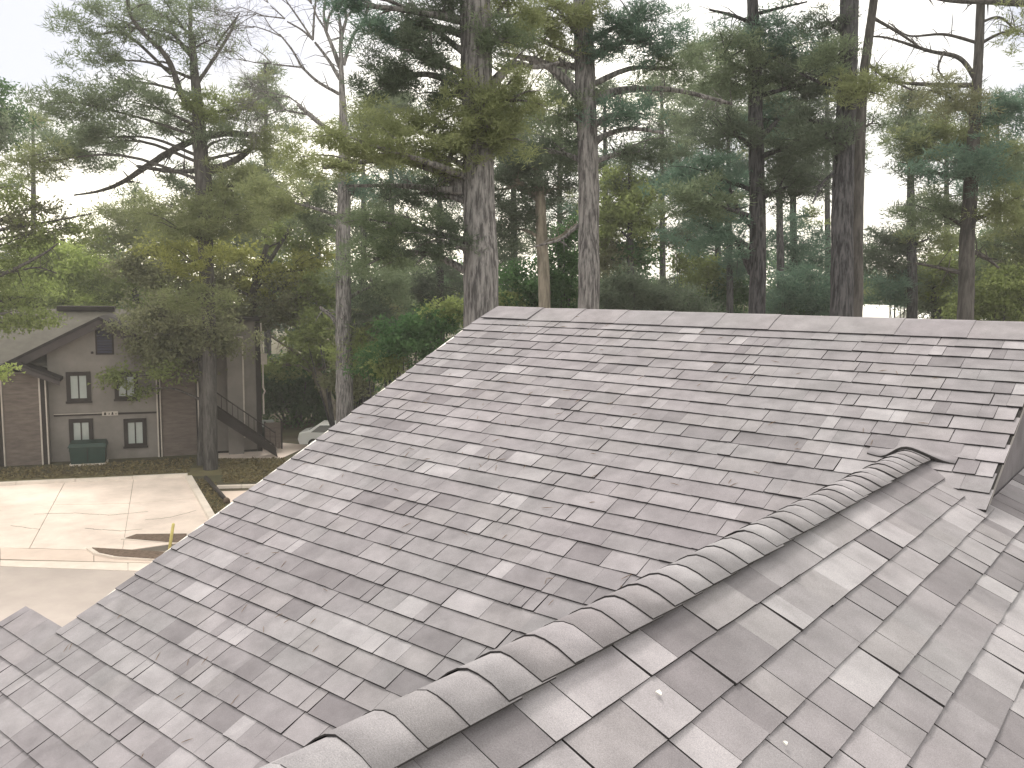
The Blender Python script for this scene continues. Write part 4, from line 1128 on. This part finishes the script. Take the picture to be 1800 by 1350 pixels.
# --- the trees further back
BG = [
    ('pine_tree', 'slender far pine seen just right of the thickest trunk', 44, 905, 14, [(905, 300, 40, 40, NEEDLE_D), (890, 250, 50, 40, NEEDLE), (920, 200, 40, 36, NEEDLE), (880, 470, 30, 40, NEEDLE_D)], BARK_D, 150),
    ('hemlock_tree', 'olive yellow tree filling the gap right of the forked pine', 46, 1110, 14, [(1090, 340, 46, 40, LEAF_O), (1080, 400, 46, 44, LEAF_O), (1120, 380, 36, 50, LEAF_O), (1075, 455, 40, 34, LEAF_B), (1120, 440, 36, 30, LEAF_D)], BARK_D, 260),
    ('pine_tree', 'hazy teal pine between the forked pine and the straight blue grey trunk', 48, 1283, 13, [(1170, 335, 62, 30, NEEDLE_T), (1185, 270, 60, 34, NEEDLE), (1210, 210, 60, 34, NEEDLE, 0.8), (1290, 320, 40, 40, NEEDLE_T), (1265, 380, 50, 36, NEEDLE_T), (1190, 415, 60, 20, NEEDLE_D), (1300, 460, 30, 34, NEEDLE_T), (1240, 170, 50, 30, NEEDLE, 0.7)], BARK_D, 150),
    ('pine_tree', 'left one of two far trunks between the blue grey pine and the darkest pine', 46, 1372, 15, [(1360, 260, 46, 40, NEEDLE), (1385, 300, 40, 36, NEEDLE_D), (1400, 420, 56, 36, NEEDLE_T), (1360, 170, 50, 34, NEEDLE, 0.7)], BARK_D, 140),
    ('pine_tree', 'right one of two far trunks between the blue grey pine and the darkest pine', 49, 1396, 15, [(1420, 290, 40, 30, NEEDLE_D), (1430, 330, 36, 22, NEEDLE_D, 0.7), (1420, 460, 50, 34, NEEDLE_T), (1440, 380, 26, 20, LEAF_O, 0.5)], BARK_D, 170),
    ('pine_tree', 'dark far trunk with drooping boughs right of the thin twin', 42, 1603, 18, [(1590, 420, 60, 26, NEEDLE_D), (1570, 460, 60, 34, NEEDLE_D), (1630, 420, 50, 30, NEEDLE_O, 0.8), (1610, 370, 46, 22, NEEDLE_D, 0.6), (1580, 230, 40, 26, NEEDLE, 0.6), (1600, 180, 46, 30, LEAF_B, 0.5), (1560, 510, 46, 26, NEEDLE_T)], BARK_D, 160),
    ('spreading_tree', 'short forked dark tree low beside the rightmost pine', 45, 1645, 17, [(1640, 470, 50, 26, LEAF_O), (1690, 480, 40, 30, LEAF_O), (1610, 500, 40, 24, LEAF_O, 0.8), (1660, 510, 40, 16, LEAF_L, 0.5)], BARK_D, 470),
    ('pine_tree', 'dense olive pine at the right picture edge', 40, 1790, 16, [(1780, 420, 60, 50, NEEDLE_O), (1790, 480, 60, 50, NEEDLE_O), (1740, 500, 46, 40, NEEDLE), (1800, 350, 50, 40, NEEDLE, 0.8), (1730, 430, 40, 34, NEEDLE, 0.8)], BARK_D, 260),
    ('pine_tree', 'hazy far pine behind the bare topped tree', 60, 690, 13, [(700, 330, 60, 40, NEEDLE_T), (650, 400, 60, 36, NEEDLE), (720, 460, 60, 40, NEEDLE_D), (690, 200, 50, 40, NEEDLE, 0.8), (640, 230, 40, 26, NEEDLE, 0.6)], BARK_D, 120),
    ('pine_tree', 'far pine left of the thickest trunk with dark low boughs', 52, 775, 14, [(770, 500, 60, 40, NEEDLE_D), (730, 520, 60, 40, NEEDLE), (790, 380, 40, 40, NEEDLE_D), (760, 560, 60, 34, LEAF_D)], BARK_D, 250),
    ('pine_tree', 'pale far pine whose top shows between the forked tree and the bare one', 70, 470, 12, [(480, 300, 60, 30, NEEDLE, 0.8), (450, 350, 70, 36, NEEDLE), (500, 400, 70, 40, NEEDLE_O), (440, 420, 60, 36, NEEDLE), (500, 220, 40, 30, NEEDLE, 0.5), (470, 150, 30, 40, NEEDLE_O, 0.35)], BARK_D, 110),
    ('pine_tree', 'far olive pine behind the arching limb', 64, 240, 12, [(250, 390, 70, 26, NEEDLE_O, 0.9), (200, 420, 50, 20, NEEDLE_O, 0.8), (320, 400, 60, 30, NEEDLE_O), (280, 430, 80, 26, NEEDLE_O), (220, 500, 60, 36, LEAF_O, 1.2), (260, 540, 60, 30, LEAF_O)], BARK_D, 330),
]
for i, (nm, lab, D, x, w, pads, bk_, ytop) in enumerate(BG):
    pads = pads + [(x - 3, ytop + 14, 22, 20, None, 0.9), (x - 16, ytop + 52, 34, 20, None, 0.8), (x + 14, ytop + 70, 36, 20, None, 0.8)]
    kd = 'leaf' if any(len(p) > 4 and p[4] in (LEAF_O, LEAF_D, LEAF_L) for p in pads[:2]) else 'needle'
    tree(nm, lab, D, [(x - 3, ytop, w * 0.35), (x - 2, (ytop + 560) / 2, w * 0.75), (x, 570, w)], pads=pads, bark=bk_, leaf=NEEDLE, kind=kd, sides=10, seed=40 + i, twigs=0.8)

GAPS = [(1505, 290, 1600, 430), (1395, 335, 1465, 400), (1128, 415, 1185, 480), (430, 50, 590, 300), (90, 290, 270, 400), (1530, -50, 1800, 150), (1150, -50, 1300, 60), (620, 308, 690, 345)]
MORE = [('pine_tree', 'background pine crown right of the arching limb', 62, 560, 318), ('pine_tree', 'background pine between the bare tree and the thickest trunk', 56, 640, 210), ('pine_tree', 'background pine right behind the slim tan trunk', 58, 985, 110),
        ('pine_tree', 'background pine close to the right of the forked pine', 54, 1065, 150), ('pine_tree', 'background pine under the long right limb of the forked pine', 60, 1165, 130), ('pine_tree', 'background pine just left of the straight blue grey trunk', 64, 1262, 90),
        ('pine_tree', 'background pine directly behind the darkest trunk', 58, 1455, 100), ('pine_tree', 'background pine left of the rightmost pine', 60, 1665, 170), ('pine_tree', 'background pine right of the rightmost pine', 56, 1755, 180), ('pine_tree', 'background pine behind the oak at the left edge', 72, 60, 215), ('pine_tree', 'background pine behind the maple', 75, 390, 300)]
for i, (nm, lab, D, x, ytop) in enumerate(MORE):
    rs = random.Random(900 + i)
    pads = []
    y = ytop
    while y < 540:
        sp = 14 + 46 * min(1, (y - ytop) / 160)
        for sgn in (-1, 1):
            px_, py_ = x + sgn * rs.uniform(0.2, 1.0) * sp, y + rs.uniform(-12, 12)
            if any(a - 20 < px_ < c + 20 and b - 12 < py_ < d + 12 for a, b, c, d in GAPS): continue
            if rs.random() < 0.2: continue
            pads.append((px_, py_, rs.uniform(26, 44), rs.uniform(15, 26), rs.choice((NEEDLE, NEEDLE_T, NEEDLE, NEEDLE_D, NEEDLE_O)), rs.uniform(0.3, 0.62)))
        y += rs.uniform(26, 40)
    tree(nm, lab, D, [(x - 2, ytop - 8, 4), (x - 1, (ytop + 560) / 2, 9), (x, 570, 12)], pads=pads, bark=BARK_D, leaf=NEEDLE, sides=9, seed=70 + i, twigs=0.5)

# --- understorey: shrubs seen over the ridge, hedge beside the house
def shrub(name, label, D, pads, leaf, kind='leaf', stems=4, q=1.2, cat='shrub', seed=0):
    rs = random.Random(seed)
    mpp = D / FPX
    xs = [p[0] for p in pads]
    c = dp(sum(xs) / len(xs), pads[0][1], D); base = np.array([c[0], c[1], 0.0])
    root = empty(name, tuple(base)); tag(root, label, cat)
    fwd = np.array([CF[0], CF[1], 0]) / math.hypot(CF[0], CF[1])
    by, st = {}, []
    for pd in pads:
        x, y, rx, ry = pd[:4]
        lm = pd[4] if len(pd) > 4 and pd[4] else leaf
        cc = dp(x, y, D) + fwd * rs.uniform(-0.6, 0.6) * rx * mpp - base
        by.setdefault(lm.name, (lm, []))[1].append((cc, (rx * mpp, ry * mpp, 0.7 * rx * mpp), pd[5] if len(pd) > 5 else 1.0))
        for _ in range(stems):
            e = cc + CR * rs.uniform(-0.6, 0.6) * rx * mpp + np.array([0, 0, rs.uniform(-0.3, 0.8) * ry * mpp])
            f0 = np.array([cc[0] * 0.5 + rs.uniform(-0.3, 0.3), cc[1] * 0.5 + rs.uniform(-0.3, 0.3), -0.1])
            st.append(smooth_path([np.append(f0, 0.07), np.append((f0 + e) / 2 + np.array([rs.uniform(-.2, .2), rs.uniform(-.2, .2), 0]), 0.045), np.append(e, 0.01)], 8))
    tag(join_tubes('stems', st, BARK_D, root, 6), kind='stuff')
    for nm_, (lm, lst) in by.items():
        V, T_ = foliage(lst, D, kind, q)
        link('foliage', quick_mesh('foliage', V, np.arange(len(V), dtype=np.int32).reshape(-1, 3), lm, attr=T_), root)
        TREE_TRIS[0] += len(V) // 3
    return root
shrub('evergreen_shrub', 'vivid deep green shrub between the two thick grey pines', 36, [(920, 500, 50, 44), (985, 480, 50, 60), (900, 540, 50, 34, LEAF_O), (990, 540, 60, 34), (1000, 420, 30, 40)], LEAF_D, seed=1)
shrub('evergreen_shrub', 'rounded dark shrub rising over the ridge right of the forked pine', 33, [(1140, 525, 90, 36), (1200, 540, 70, 30), (1075, 535, 50, 34), (1100, 500, 40, 26)], NEEDLE_D, 'needle', q=1.4, seed=2)
shrub('evergreen_shrub', 'pale green airy shrub left of the straight blue grey trunk', 50, [(1240, 480, 46, 40, LEAF_O), (1290, 510, 40, 36, LEAF_D), (1250, 530, 50, 26), (1190, 460, 26, 34, LEAF_O, 0.4)], LEAF_D, seed=3)
shrub('evergreen_shrub', 'teal green shrub below the two far trunks', 41, [(1400, 500, 56, 34), (1440, 530, 46, 34), (1370, 535, 40, 30), (1420, 545, 60, 24, LEAF_D)], NEEDLE_T, 'needle', q=1.3, seed=4)
shrub('evergreen_shrub', 'loose grey green shrub right of the thin twin trunk', 44, [(1590, 505, 46, 22), (1575, 488, 40, 20), (1600, 540, 14, 16), (1670, 540, 20, 18, LEAF_O)], NEEDLE, 'needle', seed=5)
shrub('evergreen_shrub', 'olive undergrowth at the right end of the ridge', 38, [(1740, 530, 60, 36), (1790, 545, 50, 34), (1700, 550, 40, 20), (1770, 500, 50, 34)], LEAF_O, seed=6)
shrub('evergreen_shrub', 'dark green shrubbery below the thickest trunk along the left roof edge', 34, [(760, 570, 60, 36), (710, 590, 50, 40), (660, 640, 44, 36), (790, 545, 40, 30, LEAF_O), (740, 610, 60, 30), (690, 640, 30, 26, LEAF_O)], LEAF_D, seed=7)
shrub('clipped_hedge', 'very dark tall hedge between the house and the white car', 57, [(510, 690, 60, 60), (560, 700, 46, 56), (470, 680, 30, 50), (610, 690, 50, 60), (530, 650, 60, 30)], LEAF_D, q=1.7, cat='hedge', seed=8)
shrub('leafy_shrub', 'mixed brown green shrub behind the bare tree trunk', 46, [(640, 600, 46, 40), (670, 560, 50, 40), (620, 660, 40, 50), (560, 580, 50, 34, LEAF_O)], LEAF_B, seed=9)
shrub('leafy_shrub', 'dense thicket low behind the house roof on the left', 62, [(60, 545, 70, 30), (160, 560, 70, 26), (250, 580, 60, 30), (330, 600, 60, 40), (400, 590, 50, 40)], LEAF_O, seed=10)

# pale houses glimpsed far behind the trunks
WHITE = mat('white_clapboard', (0.86, 0.86, 0.84), 0.7, var=0.04, scale=2)
def far_house(name, label, x, ytop, D, w, dpt, rz):
    c = dp(x, ytop, D)
    hh = c[2]
    e = empty(name, (c[0], c[1], 0), rz); tag(e, label, 'house')
    ev = hh - 0.33 * w
    mb = MB(); mb.prism_y([(-w / 2, 0), (w / 2, 0), (w / 2, ev), (0, hh - 0.25), (-w / 2, ev)], -dpt / 2, dpt / 2); mb.build('wall', WHITE, e)
    mb = MB()
    for sg in (-1, 1):
        q_ = [(0, -dpt / 2 - 0.3, hh - 0.16), (sg * (w / 2 + 0.3), -dpt / 2 - 0.3, ev - 0.28), (sg * (w / 2 + 0.3), dpt / 2 + 0.3, ev - 0.28), (0, dpt / 2 + 0.3, hh - 0.16)]
        mb.hexa(q_ + [(a_, b__, c_ + 0.16) for a_, b__, c_ in q_])
    mb.build('roof', WHITE, e)
    for (xa, za) in ((-w * 0.25, ev - 1.6), (w * 0.25, ev - 1.6)):
        mb = MB(); mb.box(xa - 0.45, xa + 0.45, -dpt / 2 - 0.03, -dpt / 2 + 0.02, za - 0.7, za + 0.7); f_ = mb.build('window', TRIM_D, e)
        mb = MB(); mb.box(xa - 0.38, xa + 0.38, -dpt / 2 - 0.045, -dpt / 2 - 0.031, za - 0.63, za + 0.63); mb.build('pane', GLASS, f_)
vz = math.atan2(CR[1], CR[0])
far_house('white_house', 'far white house glimpsed over the ridge right of the thin twin trunk', 1545, 536, 68, 5.0, 9.0, vz + 0.1)
far_house('white_shed', 'white gable tip peeking over the ridge left of the rightmost pine', 1637, 548, 58, 2.2, 5.0, vz - 0.35)

# fallen leaves and tufts on the strip before the house
lv, lt = [], []
for (a_, b_2, c_, d_, n_) in ((gp(0, 845), gp(330, 832), gp(345, 806), gp(0, 826), 4200), (gp(386, 808), gp(500, 806), gp(505, 848), gp(392, 850), 2600), (gp(332, 840), gp(378, 850), gp(400, 900), gp(375, 905), 900)):
    u1, v1 = RNG.uniform(0, 1, n_)[:, None], RNG.uniform(0, 1, n_)[:, None]
    P = (a_ * (1 - u1) + b_2 * u1) * (1 - v1) + (d_ * (1 - u1) + c_ * u1) * v1
    P[:, 2] = 0.012
    t = RNG.normal(size=(n_, 3, 3)) * 0.05
    t[..., 2] = np.abs(t[..., 2]) * 1.2
    lv.append((P[:, None, :] + t).reshape(-1, 3)); lt.append(np.repeat(RNG.uniform(0, 1, n_), 3))
V = np.vstack(lv)
lit = link('leaf_litter', quick_mesh('leaf_litter', V, np.arange(len(V), dtype=np.int32).reshape(-1, 3), leaf_mat('dry_leaf_litter', (0.10, 0.085, 0.05), (0.24, 0.20, 0.11), 0.2), attr=np.concatenate(lt)))
tag(lit, 'dry leaves and tufts scattered on the strip before the brown house', 'leaf litter', kind='stuff')

# a far belt of woodland closing the view
far_pads = []
rsf = random.Random(77)
for i in range(64):
    x = -150 + i * 33 + rsf.uniform(-14, 14)
    far_pads.append((x, 520 + rsf.uniform(-26, 16), rsf.uniform(34, 60), rsf.uniform(24, 44)))
    if rsf.random() < 0.45: far_pads.append((x + 10, 455 + rsf.uniform(-30, 20), rsf.uniform(24, 44), rsf.uniform(20, 34), None, 0.6))
mpp = 105 / FPX
lst = []
fwd = np.array([CF[0], CF[1], 0]) / math.hypot(CF[0], CF[1])
for p in far_pads:
    c = dp(p[0], p[1], 105) + fwd * rsf.uniform(-8, 8)
    lst.append((c, (p[2] * mpp, p[3] * mpp, p[2] * mpp), p[5] if len(p) > 5 else 1.0))
    if len(p) == 4: lst.append((c - np.array([0, 0, 2.6]), (p[2] * mpp, 2.6, p[2] * mpp), 0.8))
V, T_ = foliage(lst, 105, 'leaf', 0.8)
wood = link('distant_woodland', quick_mesh('distant_woodland', V, np.arange(len(V), dtype=np.int32).reshape(-1, 3), LEAF_D, attr=T_))
tag(wood, 'distant belt of woodland closing the view behind the pines', 'woodland', kind='stuff')
print('foliage triangles', TREE_TRIS[0] + len(V) // 3)

# ------------------------------------------------------------------ thin haze volume added to imitate a lens flare veil
hm_ = bpy.data.materials.new('flare_veil')
hm_.use_nodes = True
hn, hl = hm_.node_tree.nodes, hm_.node_tree.links
hn.clear()
ho = hn.new('ShaderNodeOutputMaterial'); hv = hn.new('ShaderNodeVolumePrincipled')
hv.inputs['Color'].default_value = (0.95, 0.96, 0.97, 1)
hv.inputs['Density'].default_value = 0.0008
hv.inputs['Anisotropy'].default_value = 0.2
hl.new(hv.outputs['Volume'], ho.inputs['Volume'])
mb = MB(); mb.box(-320, 320, -320, 320, -1.2, 33)
haze = mb.build('haze', hm_); tag(haze, kind='stuff')
haze.display_type = 'WIRE'
